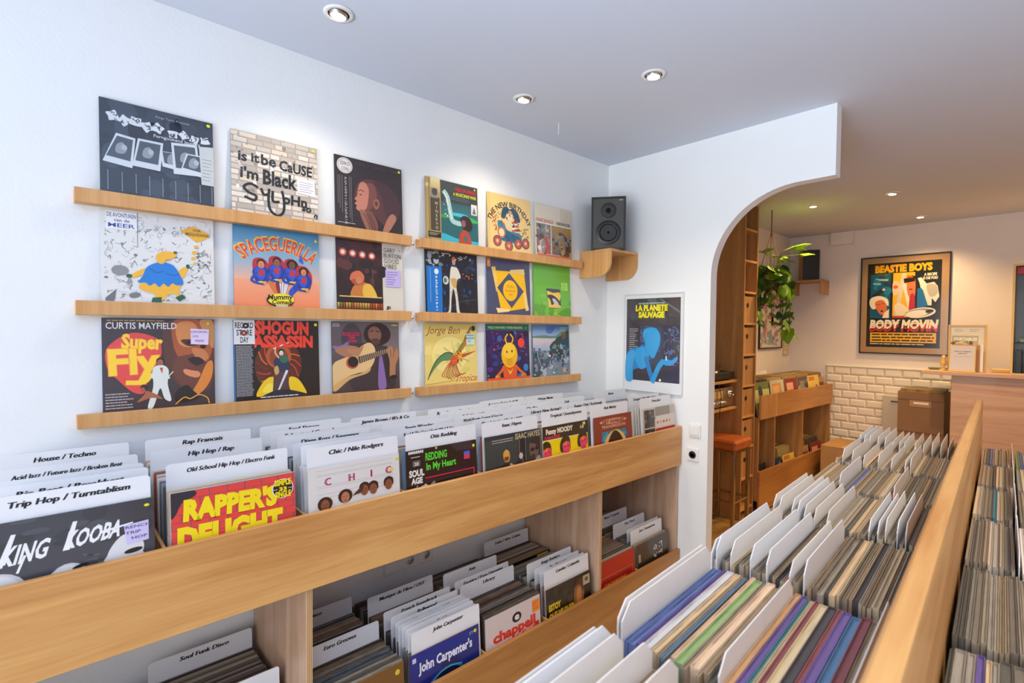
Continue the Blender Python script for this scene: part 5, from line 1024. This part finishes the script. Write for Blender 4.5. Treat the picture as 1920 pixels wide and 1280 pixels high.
def islrow(ci, y0, y1, side, seed, cards=(), vivid=.15, lean=0, individual=True, pitch=.0085):
    r = random.Random(seed); xc = CX[ci]+SW/2; y = y0; sgn = -1; cnt = 0
    cards = [c_ for i_, c_ in enumerate(cards) if i_ == 0 or cards[i_-1]-c_ > .0035 or cards[i_-1] < c_]
    for k, cy in enumerate(cards):
        h = .352+r.uniform(-.004, .012); m = 'cardw' if r.random() < .6 else 'card'
        o = link('divider_card', icard_mesh(round(h, 2), .022, m), None, W(xc+r.uniform(-.006, .006), cy, .8505), (lean, 0, TH))
        tag(o, (ordn2[k]+' white divider card from the left edge, %s row of the foreground browser' if side[0] == 'l' else 'white divider card right of the centre panel, '+ordn2[k]+' in the %s row') % ordn[ci], 'divider card', 'divider cards in the %s row of the foreground browser' % ordn[ci])
    while y > y1:
        mi = r.choice((0, 1, 2, 2, 3, 3) if ci < 2 else (0, 0, 1, 1, 1, 2)); t = (.0045, .006, .0085, .012)[mi]; y -= t+.0011
        if any(y-.0022 < cy < y+t+.0006 for cy in cards): continue
        viv = r.random() < vivid; c = r.choice(PAL_V if viv else PAL_I)
        zoff = r.uniform(0, .007) if ci > 1 else r.uniform(0, .005)
        if individual and (side[0] == 'l' or y > -2.25):
            o = link('record_sleeve', WN[mi], None, W(xc+r.uniform(-.008, .008), y, .8505+zoff), (lean, 0, TH)); setcol(o, c)
            tag(o, '%s record sleeve, edge up, %s row, %s of the foreground browser' % (CN.get(c, 'worn'), ordn[ci], side), 'record', '%s records in the %s row, %s of the foreground browser' % (CN.get(c, 'worn'), ordn[ci], side))
        else:
            ISLB.append((Matrix.Translation(W(xc+r.uniform(-.006, .006), y, .8505+zoff)) @ Matrix.Rotation(TH, 4, 'Z'), t, c))
        cnt += 1
    return cnt
cnt = 0
for ci in range(7):
    viv = {0: .35, 1: .5, 2: .2}.get(ci, .07)
    cnt += islrow(ci, -1.678, -1.996, 'left side', 100+ci, ICARDS[ci], viv, lean=0, individual=ci < 3)
for ci in range(7):
    cnt += islrow(ci, -2.042, -2.50 if ci < 4 else -2.50, 'right side', 200+ci, [-2.12, -2.19] if ci > 2 else [], .12 if ci > 0 else .2, individual=ci in (0, 1, 2))
packed('packed_records', 'tightly packed worn record sleeves in the further rows of the foreground browser', ISLB, Matrix.Translation(W(1.5, -2.0, .85)) @ Matrix.Rotation(TH, 4, 'Z'))

# ================================================================ SPEAKERS AND THEIR CORNER SHELVES
def corner_shelf(label, x0, x1, yb, yf, z0, z1, mat_, r_=.09, facing='x'):
    t = thing('speaker_shelf', label, 'shelf', ((x0+x1)/2, (yb+yf)/2, z0)); cx, cy = t.location.x, t.location.y
    th = .015
    def side(x):
        pts = [(yb-cy, 0), (yb-cy, z1-z0-th-.0003), (yf-cy, z1-z0-th-.0003)]+[(yf-cy+r_+r_*math.cos(R(a_)), r_+r_*math.sin(R(a_))) for a_ in range(180, 271, 10)]
        return MB().prism(pts, 'X', x-cx, x-cx+th, mat_)
    side(x0).build('side_panel', t); side(x1-th).build('side_panel', t)
    MB().box(x0-cx, yf-cy, z1-z0-th, x1-cx, yb-cy, z1-z0, mat_, .001).build('top_board', t)
corner_shelf('plywood corner shelf with rounded sides holding the near black speaker', 2.60, XB-.002, -.002, -.236, 1.932, 2.098, MT['ledge'])
def speaker(label, x, y, z, rz, w, d, h, mesh=True, side='blackmatte', grille=False):
    t = thing('loudspeaker', label, 'speaker', (x, y, z), rz)
    MB().box(-w/2, -d/2+.004, 0, w/2, d/2, h, MT[side], .003).build('cabinet', t)
    if grille:
        MB().box(-w/2+.003, -d/2-.006, .003, w/2-.003, -d/2+.0035, h-.003, MT['black'], .003).build('grille', t); return
    # frame proud of a recessed baffle
    m = MB(); f_ = .010; y0, y1 = -d/2-.008, -d/2+.0035
    m.box(-w/2, y0, 0, -w/2+f_, y1, h, MT['black'], .001).box(w/2-f_, y0, 0, w/2, y1, h, MT['black'], .001).box(-w/2+f_, y0, 0, w/2-f_, y1, f_, MT['black'], .001).box(-w/2+f_, y0, h-f_, w/2-f_, y1, h, MT['black'], .001)
    m.build('front_frame', t)
    MB().box(-w/2+f_, -d/2-.003, f_, w/2-f_, -d/2+.0033, h-f_, MT['grey']).build('baffle', t)
    yb = -d/2-.003
    wo = MB().lathe([(.0, yb+.012)]+[(r_, yb+dy) for r_, dy in ((.010, -.001), (.012, .004), (.040, -.002), (.048, -.003))], MT['cone'], 40, 'Y', (0, 0, .103)).build('woofer_cone', t, True)
    MB().lathe([(.048, yb-.001), (.055, yb-.007), (.062, yb-.003), (.070, yb-.0045), (.074, yb-.001)], MT['rubber'], 44, 'Y', (0, 0, .103)).build('woofer_surround', t, True)
    MB().lathe([(.0065, yb-.001), (.008, yb-.004), (.004, yb-.009), (.0005, yb-.010)], MT['black'], 20, 'Y', (0, 0, .103)).build('dust_cap', t, True)
    MB().lathe([(.010, yb-.0015), (.020, yb-.0045), (.045, yb-.004), (.047, yb-.001)], MT['cone'], 36, 'Y', (0, 0, .236)).build('tweeter_plate', t, True)
    MB().lathe([(.010, yb-.0046), (.007, yb-.009), (.0005, yb-.011)], MT['rubber'], 20, 'Y', (0, 0, .236)).build('tweeter_dome', t, True)
    MB().box(.062, yb-.0012, .294, .085, yb, .299, MT['chrome']).build('badge', t)
speaker('black two way loudspeaker in the corner above the blue poster', 2.712, -.135, 2.0985, R(-54), .205, .15, .318)
# rear speaker on its bracket shelf
t = thing('speaker_shelf', 'plywood bracket shelf high on the far wall holding the dark speaker', 'shelf', (6.42, -.10, 2.02)); 
MB().box(-.13, -.17, .135, .128, .20, .155, MT['orange'], .001).build('top_board', t)
MB().box(-.13, -.17, 0, .128, -.155, .134, MT['orange'], .001).build('side_panel', t); MB().box(-.13, .13, 0, .128, .145, .134, MT['orange'], .001).build('side_panel', t)
speaker('dark loudspeaker with a cloth grille on the rear bracket shelf', 6.42, -.105, 2.1755, R(-58), .17, .15, .335, side='orange', grille=True)

# ================================================================ POSTERS
def framed(name, label, cat, loc, rz, w, h, key, frame, fw_=.012, dep=.018, glass=False, m='framedprint', mount=None):
    t = thing(name, label, cat, loc, rz); mb = MB()
    for (x0, z0, x1, z1) in ((-w/2, 0, -w/2+fw_, h), (w/2-fw_, 0, w/2, h), (-w/2+fw_, 0, w/2-fw_, fw_), (-w/2+fw_, h-fw_, w/2-fw_, h)):
        b = MB().box(x0, -dep, z0, x1, 0, z1, MT[frame], .001).build('frame_rail', t)
    MB().box(-w/2+fw_, -dep*.55, fw_, w/2-fw_, -.001, h-fw_, MT['white']).build('backing_board', t)
    p = link('printed_sheet', A[key].mesh('printed_sheet', w-2*fw_-.001, h-2*fw_-.001, m), t, (0, -dep*.55-.0006, fw_+.0005))
    return t
framed('film_poster', 'black film poster with a bright blue figure in a thin white frame beside the arch', 'poster', (XB-.0015, -.352, 1.232), R(-90), .412, .608, 'blue_poster', 'whiteframe', .006, .014)
framed('framed_poster', 'large black framed poster with yellow lettering on the far wall', 'poster', (XF-.0015, -.937, 1.388), R(-90), .735, 1.005, 'film_poster', 'blackframe', .012, .02)
framed('painting', 'tall pastel abstract print in a thin black frame behind the hanging plant', 'picture', (6.0, YL-.0015, 1.42), 0, .63, .88, 'abstract', 'blackframe', .014, .02)
framed('wall_chart', 'small pale wooden frame with a grid of cards near the rear corner', 'picture', (6.45, YL-.0015, 1.34), 0, .13, .27, 'panels', 'gold', .012, .016)
# light switch by the arch
t = thing('wall_switch', 'cream double light switch on the strip of wall beside the arch', 'switch', (XB-.0005, -.640, 1.0), R(-90))
MB().box(-.035, -.010, 0, .035, 0, .075, MT['white'], .003).build('switch_plate', t); MB().box(-.026, -.014, .012, .026, -.0102, .063, MT['white'], .002).build('rocker', t)
t = thing('wall_socket', 'cream wall socket below the light switch beside the arch', 'socket', (XB-.0005, -.630, .86), R(-90))
MB().box(-.035, -.010, 0, .035, 0, .075, MT['white'], .003).build('cover_plate', t); MB().lathe([(.02, -.0102), (.022, -.013), (.017, -.012)], MT['grey'], 24, 'Y', (0, 0, .037)).build('socket_ring', t, True)
# nails left in the walls
tag(MB().tube([(0, 0, 0), (0, .0, -.05), (-.004, 0, -.06)], .002, MT['white'], 6).build('ceiling_hook', None, False, (2.12, -.25, CEIL-.001)), 'tiny white hook hanging from the ceiling beside the spotlight', 'hook')
# ================================================================ THE REAR ROOM
# tall cubby shelf
XC0, XC1, YC = 4.45, 4.72, -.235
t = thing('cubby_tower', 'tall narrow plywood cubby tower reaching the ceiling inside the arch', 'shelf', (XC0, YL, 0)); tl_ = t.location
def tp(name, x0, y0, z0, x1, y1, z1, m, root=t, bev=.001):
    o = bx(name, x0, y0, z0, x1, y1, z1, m, None, bev); o.parent = root; o.location = Vector(o.location)-root.location; return o
tp('side_panel', XC0, YC, 0, XC0+.018, YL-.002, CEIL-.002, MT['orange'])
tp('side_panel', XC1-.018, YC, 0, XC1, YL-.002, CEIL-.002, MT['orange'])
tp('back_board', XC0+.0185, YL-.012, .0, XC1-.0185, YL-.002, CEIL-.002, MT['orange'])
cz = [.08+.2655*i for i in range(10)]
for z in cz: tp('shelf_board', XC0+.0185, YC+.002, z-.009, XC1-.0185, YL-.0125, z+.009, MT['ledge'])
for i in range(1, 7):
    z = cz[i]+.0095
    b = thing('drawer_box', 'drawer box with a finger hole in the cubby tower, '+['lowest', 'second from the bottom', 'third from the bottom', 'fourth from the bottom', 'fifth from the bottom', 'topmost'][i-1], 'box', ((XC0+XC1)/2, YC+.014, z))
    h = (XC1-XC0)/2-.022
    MB().box(-h, 0, 0, h, .012, .225, MT['orange'], .001).build('front_board', b); MB().box(-h, .0125, 0, -h+.008, .26, .21, MT['orange']).build('side_board', b); MB().box(h-.008, .0125, 0, h, .26, .21, MT['orange']).build('side_board', b); MB().box(-h+.0085, .0125, 0, h-.0085, .26, .008, MT['orange']).build('base_board', b)
    MB().lathe([(.001, -.003), (.020, -.003), (.022, -.0005)], MT['darkobj'], 20, 'Y', (-.03, 0, .15)).build('finger_hole', b)  # dark disc on the uncut board paints the shade inside a hole
# hi-fi shelves between the arch wall and the tower
t2 = thing('hifi_shelf', 'built-in plywood shelves with the record player, left of the cubby tower', 'shelf', (3.7, -.03, 0))
for z in (.957, 1.182): tp('shelf_board', XB2+.002, -.195, z, XC0-.002, YL-.013, z+.02, MT['ledge'], t2)
tp('back_board', XB2+.002, YL-.012, .001, XC0-.002, YL-.002, 1.18, MT['orange'], t2)
p = thing('record_player', 'black record player on the top hi-fi shelf inside the arch', 'turntable', (4.19, -.03, 1.2025))
MB().box(-.22, -.155, .012, .22, .155, .068, MT['black'], .006).build('plinth', p)
for sx in (-.18, .18):
    for sy in (-.12, .12): MB().lathe([(.018, 0), (.02, .0115)], MT['rubber'], 16, c=(sx, sy, 0)).build('foot', p)
MB().lathe([(.135, .0685), (.137, .082), (.125, .084), (.01, .083)], MT['chrome'], 40, c=(-.04, 0, 0)).build('platter', p, True)
MB().lathe([(.132, .0845), (.132, .087), (.02, .0872)], MT['black'], 40, c=(-.04, 0, 0)).build('record', p, True)
MB().tube([(.16, .11, .105), (.165, 0, .108), (.12, -.09, .1), (.08, -.1, .093)], .005, MT['chrome'], 8).build('tonearm', p, True)
MB().lathe([(.022, .0685), (.022, .11), (.015, .115)], MT['chrome'], 20, c=(.16, .11, 0)).build('arm_base', p, True)
sl = link('record_sleeve', SL[1], None, (4.12, -.09, 1.2915), (-R(90), 0, R(20))); setcol(sl, 'd9b48c'); sl.location.z = 1.298
tag(sl, 'pale record sleeve lying flat on top of the black record player', 'record')
am = thing('amplifier', 'champagne coloured amplifier with knobs and lit dials under the record player', 'amplifier', (4.19, -.03, .9775))
MB().box(-.22, -.13, .012, .22, .14, .165, MT['black'], .004).build('case', am)
for sx in (-.18, .18):
    for sy in (-.09, .11): MB().lathe([(.016, 0), (.018, .0115)], MT['rubber'], 16, c=(sx, sy, 0)).build('foot', am)
MB().box(-.22, -.146, .012, .22, -.1305, .165, MT['steel'], .003).build('face_plate', am)
for i in range(6): MB().lathe([(.012, -.1465), (.012, -.165), (.009, -.168)], MT['chrome'], 18, 'Y', (-.17+i*.045, 0, .045)).build('knob', am, True)
MB().lathe([(.026, -.1465), (.026, -.172), (.022, -.176)], MT['chrome'], 28, 'Y', (.15, 0, .11)).build('volume_knob', am, True)
for x in (-.13, -.02):
    MB().box(x-.045, -.150, .085, x+.045, -.1465, .14, MT['gold'], .001).build('dial_window', am)
for i in range(4): MB().tube([(.05+i*.02, -.147, .04), (.05+i*.02, -.16, .04)], .003, MT['chrome'], 8).build('toggle', am)
tag(MB().tube([(4.1, -.19, 1.2), (4.11, -.215, 1.1), (4.10, -.21, .95), (4.12, -.2, .90)], .003, MT['black'], 8).build('cable', None, True), 'black cable hanging down in front of the amplifier', 'cable')

# bar stool
st = thing('bar_stool', 'tan leather bar stool with square steel legs beside the cubby tower', 'stool', (4.27, -.19, 0))
hx_, hy_, zs = .155, .145, .74
m = MB().box(-hx_, -hy_, zs-.085, hx_, hy_, zs, MT['leather'], .016); m.build('seat_cushion', st)
MB().tube([(-hx_-.001, -hy_-.001, zs-.022), (hx_+.001, -hy_-.001, zs-.022), (hx_+.001, hy_+.001, zs-.022), (-hx_-.001, hy_+.001, zs-.022), (-hx_-.001, -hy_-.001, zs-.022)], .003, MT['leather'], 6).build('piping', st)
MB().box(-hx_+.01, -hy_+.01, zs-.10, hx_-.01, hy_-.01, zs-.0855, MT['darkchrome'], .002).build('seat_frame', st)
q = .0135
for sx in (-1, 1):
    for sy in (-1, 1):
        cx, cy = sx*(hx_-.022), sy*(hy_-.022); MB().box(cx-q, cy-q, 0, cx+q, cy+q, zs-.1005, MT['darkchrome'], .002).build('leg', st)
for sy in (-1, 1):
    cy = sy*(hy_-.022); MB().box(-hx_+.0335, cy-.008, .235, hx_-.0335, cy+.008, .252, MT['darkchrome'], .001).build('footrest', st); MB().box(-hx_+.0335, cy-.008, .01, hx_-.0335, cy+.008, .027, MT['darkchrome'], .001).build('floor_rail', st)
for sx in (-1, 1):
    cx = sx*(hx_-.022); MB().box(cx-.008, -hy_+.0335, .235, cx+.008, hy_-.0335, .252, MT['darkchrome'], .001).build('footrest', st)

# rear browser, turned very slightly off the wall
TB = R(-2.4)
rb = thing('record_browser', 'plywood record browser of the rear room between the cubby tower and the far wall', 'record bin', (4.735, -.262, 0), TB)
LB = 1.735
def rp(name, x0, y0, z0, x1, y1, z1, m): return bx(name, x0, y0, z0, x1, y1, z1, m, rb, .001)
rp('upper_front_panel', 0, -.018, .835, .335, 0, 1.045, MT['orange']); rp('upper_front_panel', .337, -.018, .835, LB, 0, 1.045, MT['orangex'])
rp('lower_front_panel', 0, -.018, .02, LB, 0, .375, MT['orangex'])
rp('tray_board', 0, .0005, .84, LB-.02, .36, .852, MT['orangex']); rp('lower_tray_board', 0, .0005, .11, LB-.02, .36, .122, MT['orangex'])
for x in (0, .328, .975, LB-.018): rp('upright_panel', x, .0005, .1225, x+.018, .36, .8395 if x < 1.5 else 1.04, MT['orange'])
rp('back_board', 0, .3605, .1, LB, .37, .84, MT['orange'])
def RBW(x, y, z):
    c, s = math.cos(TB), math.sin(TB); return (4.735+x*c-y*s, -.262+x*s+y*c, z)
fr = [('m1', .172, 'green topped record sleeve at the left end of the rear browser'), ('m2', .50, 'pale green and orange record sleeve in the rear browser'), ('m3', .82, 'maroon and yellow record sleeve in the rear browser'), ('m4', 1.13, 'grey brown record sleeve in the middle of the rear browser'), ('m5', 1.37, 'yellow and dark blue record sleeve in the rear browser'), ('m6', 1.56, 'brown record sleeve at the far end of the rear browser')]
r = random.Random(6)
for i, (k, x, lab) in enumerate(fr):
    s_ = .30 if i < 4 else (.30 if i == 4 else .27)
    cover_record(k, lab, RBW(x, .02 if i != 4 else .012, .8535), lean=-R(9), rz=TB, edge='c9b48c', size=s_, gloss='paperprint')
RBB = []
def bulk(spans, zb, y0, y1, seed, pal, sc=1):
    r = random.Random(seed)
    for (xa, xb) in spans:
        n_ = max(1, int(round((xb-xa)/.33))); wd = (xb-xa)/n_; k_ = min(1, (wd-.012)/SW)
        for c in range(n_):
            y = y0
            while y < y1:
                t_ = r.choice((.005, .008, .011)); RBB.append((Matrix.Translation(RBW(xa+wd*(c+.5), y, zb+.0006+t_*.157)) @ Matrix.Rotation(TB, 4, 'Z') @ Matrix.Rotation(-R(9), 4, 'X') @ Matrix.Diagonal((k_, 1, sc, 1)), t_, r.choice(pal))); y += t_+.002
PR = ['c9b48c', 'b89a6a', '8a6f4a', 'd8c8a0', '6a5a44', '9c8a5c', 'a8763c', 'e0d2a8', '74704c', '4a4238', 'c0944c']
bulk([(.02, .335), (.345, 1.71)], .8525, .045, .29, 3, PR)
bulk([(.35, .965)], .1225, .06, .26, 5, PR, 1.08)
bulk([(1.0, 1.70)], .1225, .06, .26, 7, PR, 1.08)
packed('packed_records', 'packed record sleeves filling the rear browser behind its front covers', RBB, Matrix.Translation((4.735, -.262, 0)))
lowf = [('m7', .50, 'dark blue record sleeve low in the middle of the rear browser'), ('m5', .815, 'yellow edged record sleeve low in the middle of the rear browser'), ('m6', 1.175, 'brown record sleeve low in the right compartment of the rear browser'), ('m3', 1.52, 'maroon record sleeve low at the right end of the rear browser'), ('m8', .166, 'black record sleeve with a yellow mark low at the left of the rear browser')]
for k, x, lab in lowf: cover_record(k, lab, RBW(x, .025, .1238), lean=-R(9), rz=TB, edge='8a6f4a', gloss='paperprint', size=.28 if k in ('m8', 'm7', 'm5') else .30)
for i, x in enumerate((.47, .8)):
    card(RBW(x, .30, .8528), .352, 'pale divider card standing at the back of the rear browser, '+('left one' if i == 0 else 'right one'), None, lean=-R(9), rz=TB, m='cardw')

# hanging plant
PX, PY = 4.93, -.26
pl = thing('hanging_plant', 'trailing green plant in a woven hanging basket beside the cubby tower', 'plant', (PX, PY, 1.98))
MB().lathe([(.06, 0), (.085, .02), (.10, .09), (.105, .17), (.095, .172), (.085, .15)], MT['pot'], 28).build('basket', pl, True)
for i in range(9): MB().lathe([(.088+.002*i-(.004 if i < 2 else 0), .022+i*.017-.004), (.096+.0018*i-(.004 if i < 2 else 0), .022+i*.017), (.088+.002*i-(.004 if i < 2 else 0), .022+i*.017+.004)], MT['pot'], 24).build('basket_band', pl, True)
MB().lathe([(.001, .145), (.09, .15), (.001, .155)], MT['floorb'], 20).build('soil', pl)
for k in range(3):
    a_ = R(120*k+20); MB().tube([(.1*math.cos(a_), .1*math.sin(a_), .165), (.03*math.cos(a_), .03*math.sin(a_), .40), (0, 0, .52)], .0035, MT['twine'], 6).build('hanging_cord', pl, True)
MB().tube([(0, 0, .515), (.002, 0, .62), (0, 0, CEIL-1.982)], .005, MT['twine'], 6).build('hanging_rope', pl, True)
def leafmesh(m, nm='leaf'):
    out_ = [(0, -.004), (.028, -.018), (.046, .004), (.045, .036), (.028, .072), (0, .115)]
    mb = MB(); pr_ = [(x, y, -.9*x*x*8-.12*y*y*8) for x, y in out_]; ml = [(-x, y, z) for x, y, z in pr_[1:5]][::-1]
    mid = [(0, .03, .006), (0, .07, .004)]
    mb.v = pr_+ml+mid  # 0..5 right, 6..9 left
    for q_ in ((0, 1, 10), (1, 2, 10), (2, 3, 10), (3, 11, 10), (3, 4, 11), (4, 5, 11), (5, 6, 11), (6, 7, 11), (7, 10, 11), (7, 8, 10), (8, 9, 10), (9, 0, 10)): mb.face(q_, MT[m])
    return mb.mesh(nm, True)
L1, L2 = leafmesh('leaf'), leafmesh('leafd')
r = random.Random(11)
vines = []
for k in range(13):
    a_ = R(k*27.7+r.uniform(-8, 8)); rr_ = r.uniform(.10, .16); ln = r.choice((.12, .2, .3, .42, .5)); towards = 0
    p0 = Vector((.06*math.cos(a_), .06*math.sin(a_), .16)); p1 = Vector((rr_*math.cos(a_), rr_*math.sin(a_), .21)); p2 = Vector((rr_*1.25*math.cos(a_)+.01, rr_*1.25*math.sin(a_)-.02, .12-ln*.4)); p3 = Vector((rr_*1.2*math.cos(a_)+.02, rr_*1.2*math.sin(a_)-.03, .10-ln)); vines.append((p0, p1, p2, p3))
    MB().tube([p0, p1, p2, p3], .003, MT['vine'], 6).build('vine', pl, True)
    n_ = 4+int(ln*16)
    for j in range(n_):
        t_ = (j+.5)/n_*3; i_ = min(int(t_), 2); f_ = t_-i_; P = (p0, p1, p2, p3)[i_].lerp((p0, p1, p2, p3)[i_+1], f_)
        o = link('leaf', L1 if r.random() < .55 else L2, pl, P, (R(r.uniform(-70, -15)), R(r.uniform(-25, 25)), r.uniform(0, 6.28))); s_ = r.uniform(.65, 1.25); o.scale = (s_, s_, s_)
for k in range(9):                                   # upright leaves on the light side
    a_ = R(-80+k*16+r.uniform(-6, 6)); h_ = r.uniform(.26, .44); rr_ = r.uniform(.10, .22); P = Vector((rr_*math.cos(a_), rr_*math.sin(a_), h_))
    MB().tube([(0.03*math.cos(a_), .03*math.sin(a_), .15), (rr_*.5*math.cos(a_), rr_*.5*math.sin(a_), .15+h_*.5), P], .0025, MT['vine'], 6).build('stalk', pl, True)
    o = link('leaf', L1, pl, P, (R(r.uniform(-10, 20)), R(r.uniform(-15, 15)), a_-R(90))); o.scale = (1.15, 1.15, 1.15)

# boxes and panel by the tiled wall
def crate(label, x0, x1, y0, y1, z0, z1, m, lid=True, name='storage_box', lab=True):
    t_ = thing(name, label, 'box', ((x0+x1)/2, (y0+y1)/2, z0)); a_, b_, h_ = (x1-x0)/2, (y1-y0)/2, z1-z0
    MB().box(-a_, -b_, 0, a_, b_, .008, MT[m]).build('base', t_)
    for nm, (p, q_, s_, u) in dict(a=(-a_, -b_, -a_+.006, b_), b=(a_-.006, -b_, a_, b_), c=(-a_+.0062, -b_, a_-.0062, -b_+.006), d=(-a_+.0062, b_-.006, a_-.0062, b_)).items():
        MB().box(p, q_, .0082, s_, u, h_, MT[m], .0008).build('side_wall', t_)
    return t_
b1 = crate('lower brown record box stacked by the counter', 6.1, 6.45, -1.345, -1.0, .31, .685, 'brownbox')
MB().box(-.1775, -.06, .24, -.1755, .09, .30, MT['cardboard']).build('label_plate', b1)
crate('lowest brown record box of the stack, standing on the floor', 6.1, 6.45, -1.345, -1.0, .001, .308, 'brownbox')
b2 = crate('upper brown record box with a label holder, open and full of yellowed sleeves', 6.09, 6.44, -1.34, -1.0, .687, 1.06, 'brownbox')
MB().box(-.1795, -.08, .235, -.1755, .08, .295, MT['cardboard'], .001).build('label_plate', b2); MB().box(-.1815, -.06, .262, -.1797, .05, .280, MT['white']).build('label_card', b2)
MB().box(-.181, -.171, .30, -.1757, .171, .372, MT['brownbox'], .001).build('rim_band', b2)
r = random.Random(9)
for i in range(14):
    o = link('record_sleeve', WN[1], None, (6.112+i*.0215, -1.17, .6965), (0, 0, R(90))); o.location.x += .008; setcol(o, r.choice(['e0c878', 'c9a850', 'e8e0c4', 'b08a3c', '8a6a3c', 'd8d4c0'])); o.scale = (1, 1, 1.22)
    tag(o, 'yellowed record sleeve standing in the upper brown box', 'record', 'sleeves in the upper brown box')
cb = thing('cardboard_box', 'taped cardboard box on the floor at the foot of the tiled wall', 'box', (6.16, -.62, 0))
MB().box(-.25, -.21, .001, .25, .21, .46, MT['cardboard'], .004).build('box_body', cb)
MB().box(-.25, -.21, .4605, -.002, .21, .466, MT['cardboard'], .001).build('flap', cb); MB().box(.002, -.21, .4605, .25, .21, .466, MT['cardboard'], .001).build('flap', cb); MB().box(-.252, -.03, .4662, .252, .03, .4672, MT['tape']).build('tape', cb)
MB().box(-.2525, -.02, .30, -.2502, .07, .37, MT['white']).build('paper_label', cb)
ht = thing('panel_heater', 'pale grey flat panel with a black slot handle beside the brown boxes', 'heater', (6.485, -.90, .42)); MB().box(-.05, -.09, 0, .05, .09, .55, MT['heater'], .004).build('body', ht); MB().box(-.056, -.085, .49, -.0505, .02, .50, MT['black'], .001).build('slot_handle', ht); MB().box(-.045, -.08, -.419, .045, .08, -.001, MT['heater'], .002).build('stand', ht)

# counter
ct = thing('shop_counter', 'tall pinkish plywood counter with an overhanging top at the right', 'counter', (5.83, -2.4, 0))
def cp(name, x0, y0, z0, x1, y1, z1, m, bev=.002): 
    o = bx(name, x0, y0, z0, x1, y1, z1, m, None, bev); o.parent = ct; o.location = Vector(o.location)-ct.location; return o
cp('counter_top', 5.79, -3.3, 1.252, 6.36, -1.215, 1.282, MT['counter'])
cp('front_panel', 5.83, -3.3, 0, 5.85, -1.412, 1.2515, MT['counter']); cp('end_panel', 5.8505, -1.432, 0, 6.07, -1.412, 1.2515, MT['counter']); cp('end_panel', 5.8505, -3.3, 0, 6.34, -3.28, 1.2515, MT['counter'])
# things on the counter
e1 = thing('leaflet_stand', 'pale wooden frame with papers leaning on the counter behind the small sign', 'picture frame', (6.0, -1.49, 1.2825), R(-90))
for (x0, z0, x1, z1) in ((-.125, 0, -.11, .40), (.11, 0, .125, .40), (-.11, 0, .11, .015), (-.11, .385, .11, .40)): MB().box(x0, -.02, z0, x1, 0, z1, MT['gold'], .001).build('frame_rail', e1)
MB().box(-.11, -.01, .015, .11, -.002, .385, MT['white']).build('backing_board', e1)
link('printed_sheet', A['portable'].mesh('printed_sheet', .215, .22, 'paperprint'), e1, (0, -.0112, .16))
MB().box(-.12, -.06, 0, .12, -.021, .012, MT['gold'], .001).build('foot_rail', e1)
for i, c in enumerate(('c9a078', 'd8c8b0')):
    tag(MB().box(-.08, -.006, 0, .08, .006, .23, MT['cardboard' if i == 0 else 'white'], .001).build('booklet', None, False, (5.918+i*.0135, -1.50-.02*i, 1.2835), (0, 0, R(-90))), ['brown booklet standing behind the small counter sign', 'pale booklet standing just behind the brown booklet'][i], 'booklet')
s1 = thing('counter_sign', 'small white sign in a wooden stand on the counter edge', 'sign', (5.86, -1.475, 1.283), R(-90))
MB().box(-.085, -.03, 0, .085, .03, .012, MT['gold'], .002).build('stand', s1)
q_ = link('sign_board', MB().box(-.085, 0, 0, .085, .006, .215, MT['gold'], .001).mesh('sign_board'), s1, (0, -.016, .012), (-R(10), 0, 0))
link('printed_sheet', A['signcard'].mesh('printed_sheet', .155, .205, 'paperprint'), q_, (0, -.0006, .005))
f1 = thing('small_ornament', 'little golden ornament beside the counter sign', 'ornament', (5.93, -1.345, 1.2825))
MB().lathe([(.025, 0), (.028, .01), (.012, .016), (.008, .03)], MT['gold'], 20).build('base', f1, True); MB().lathe([(.006, .03), (.022, .05), (.026, .075), (.014, .095), (.018, .11), (.012, .13), (.001, .137)], MT['gold'], 18).build('figure', f1, True)
tag(MB().box(-.05, -.10, 0, .05, .10, .028, MT['gold'], .003).build('wooden_tray', None, False, (6.08, -1.745, 1.2825)), 'low pale wooden tray on the counter beside the tall dark case', 'tray')
tag(MB().box(-.08, -.11, 0, .08, .11, .010, MT['leafd'], .002).build('notebook', None, False, (6.12, -1.33, 1.2825), (0, 0, R(12))), 'dark green notebook lying near the end of the counter', 'notebook')
d1 = thing('display_case', 'tall dark glazed case in a thin wooden frame cut off by the right edge', 'display case', (5.90, -2.12, 1.2825), R(-90))
for (x0, z0, x1, z1) in ((-.35, 0, -.335, .88), (.335, 0, .35, .88), (-.335, 0, .335, .015), (-.335, .865, .335, .88)): MB().box(x0, -.10, z0, x1, 0, z1, MT['gold'], .001).build('frame_rail', d1)
MB().box(-.335, -.012, .015, .335, -.002, .865, MT['darkobj']).build('back_panel', d1); MB().box(-.335, -.095, .015, .335, -.093, .865, MT['glass']).build('glass_pane', d1); MB().box(-.33, -.09, .25, .33, -.013, .26, MT['blackmatte']).build('shelf', d1)
for i in range(7): MB().box(-.32+i*.05, -.08, .0155, -.285+i*.05, -.02, .2, MT[['black', 'leather', 'blackmatte', 'grey'][i % 4]], .002).build('book', d1)
MB().box(-.30, -.08, .2605, -.18, -.03, .285, MT['leaf'], .002).build('green_booklet', d1); MB().box(-.33, -.05, .80, .1, -.03, .86, mat('red_band', 'b0222c', .5), .002).build('red_strip', d1)
print('individual sleeves', tot, cnt, 'objects', len(bpy.data.objects))
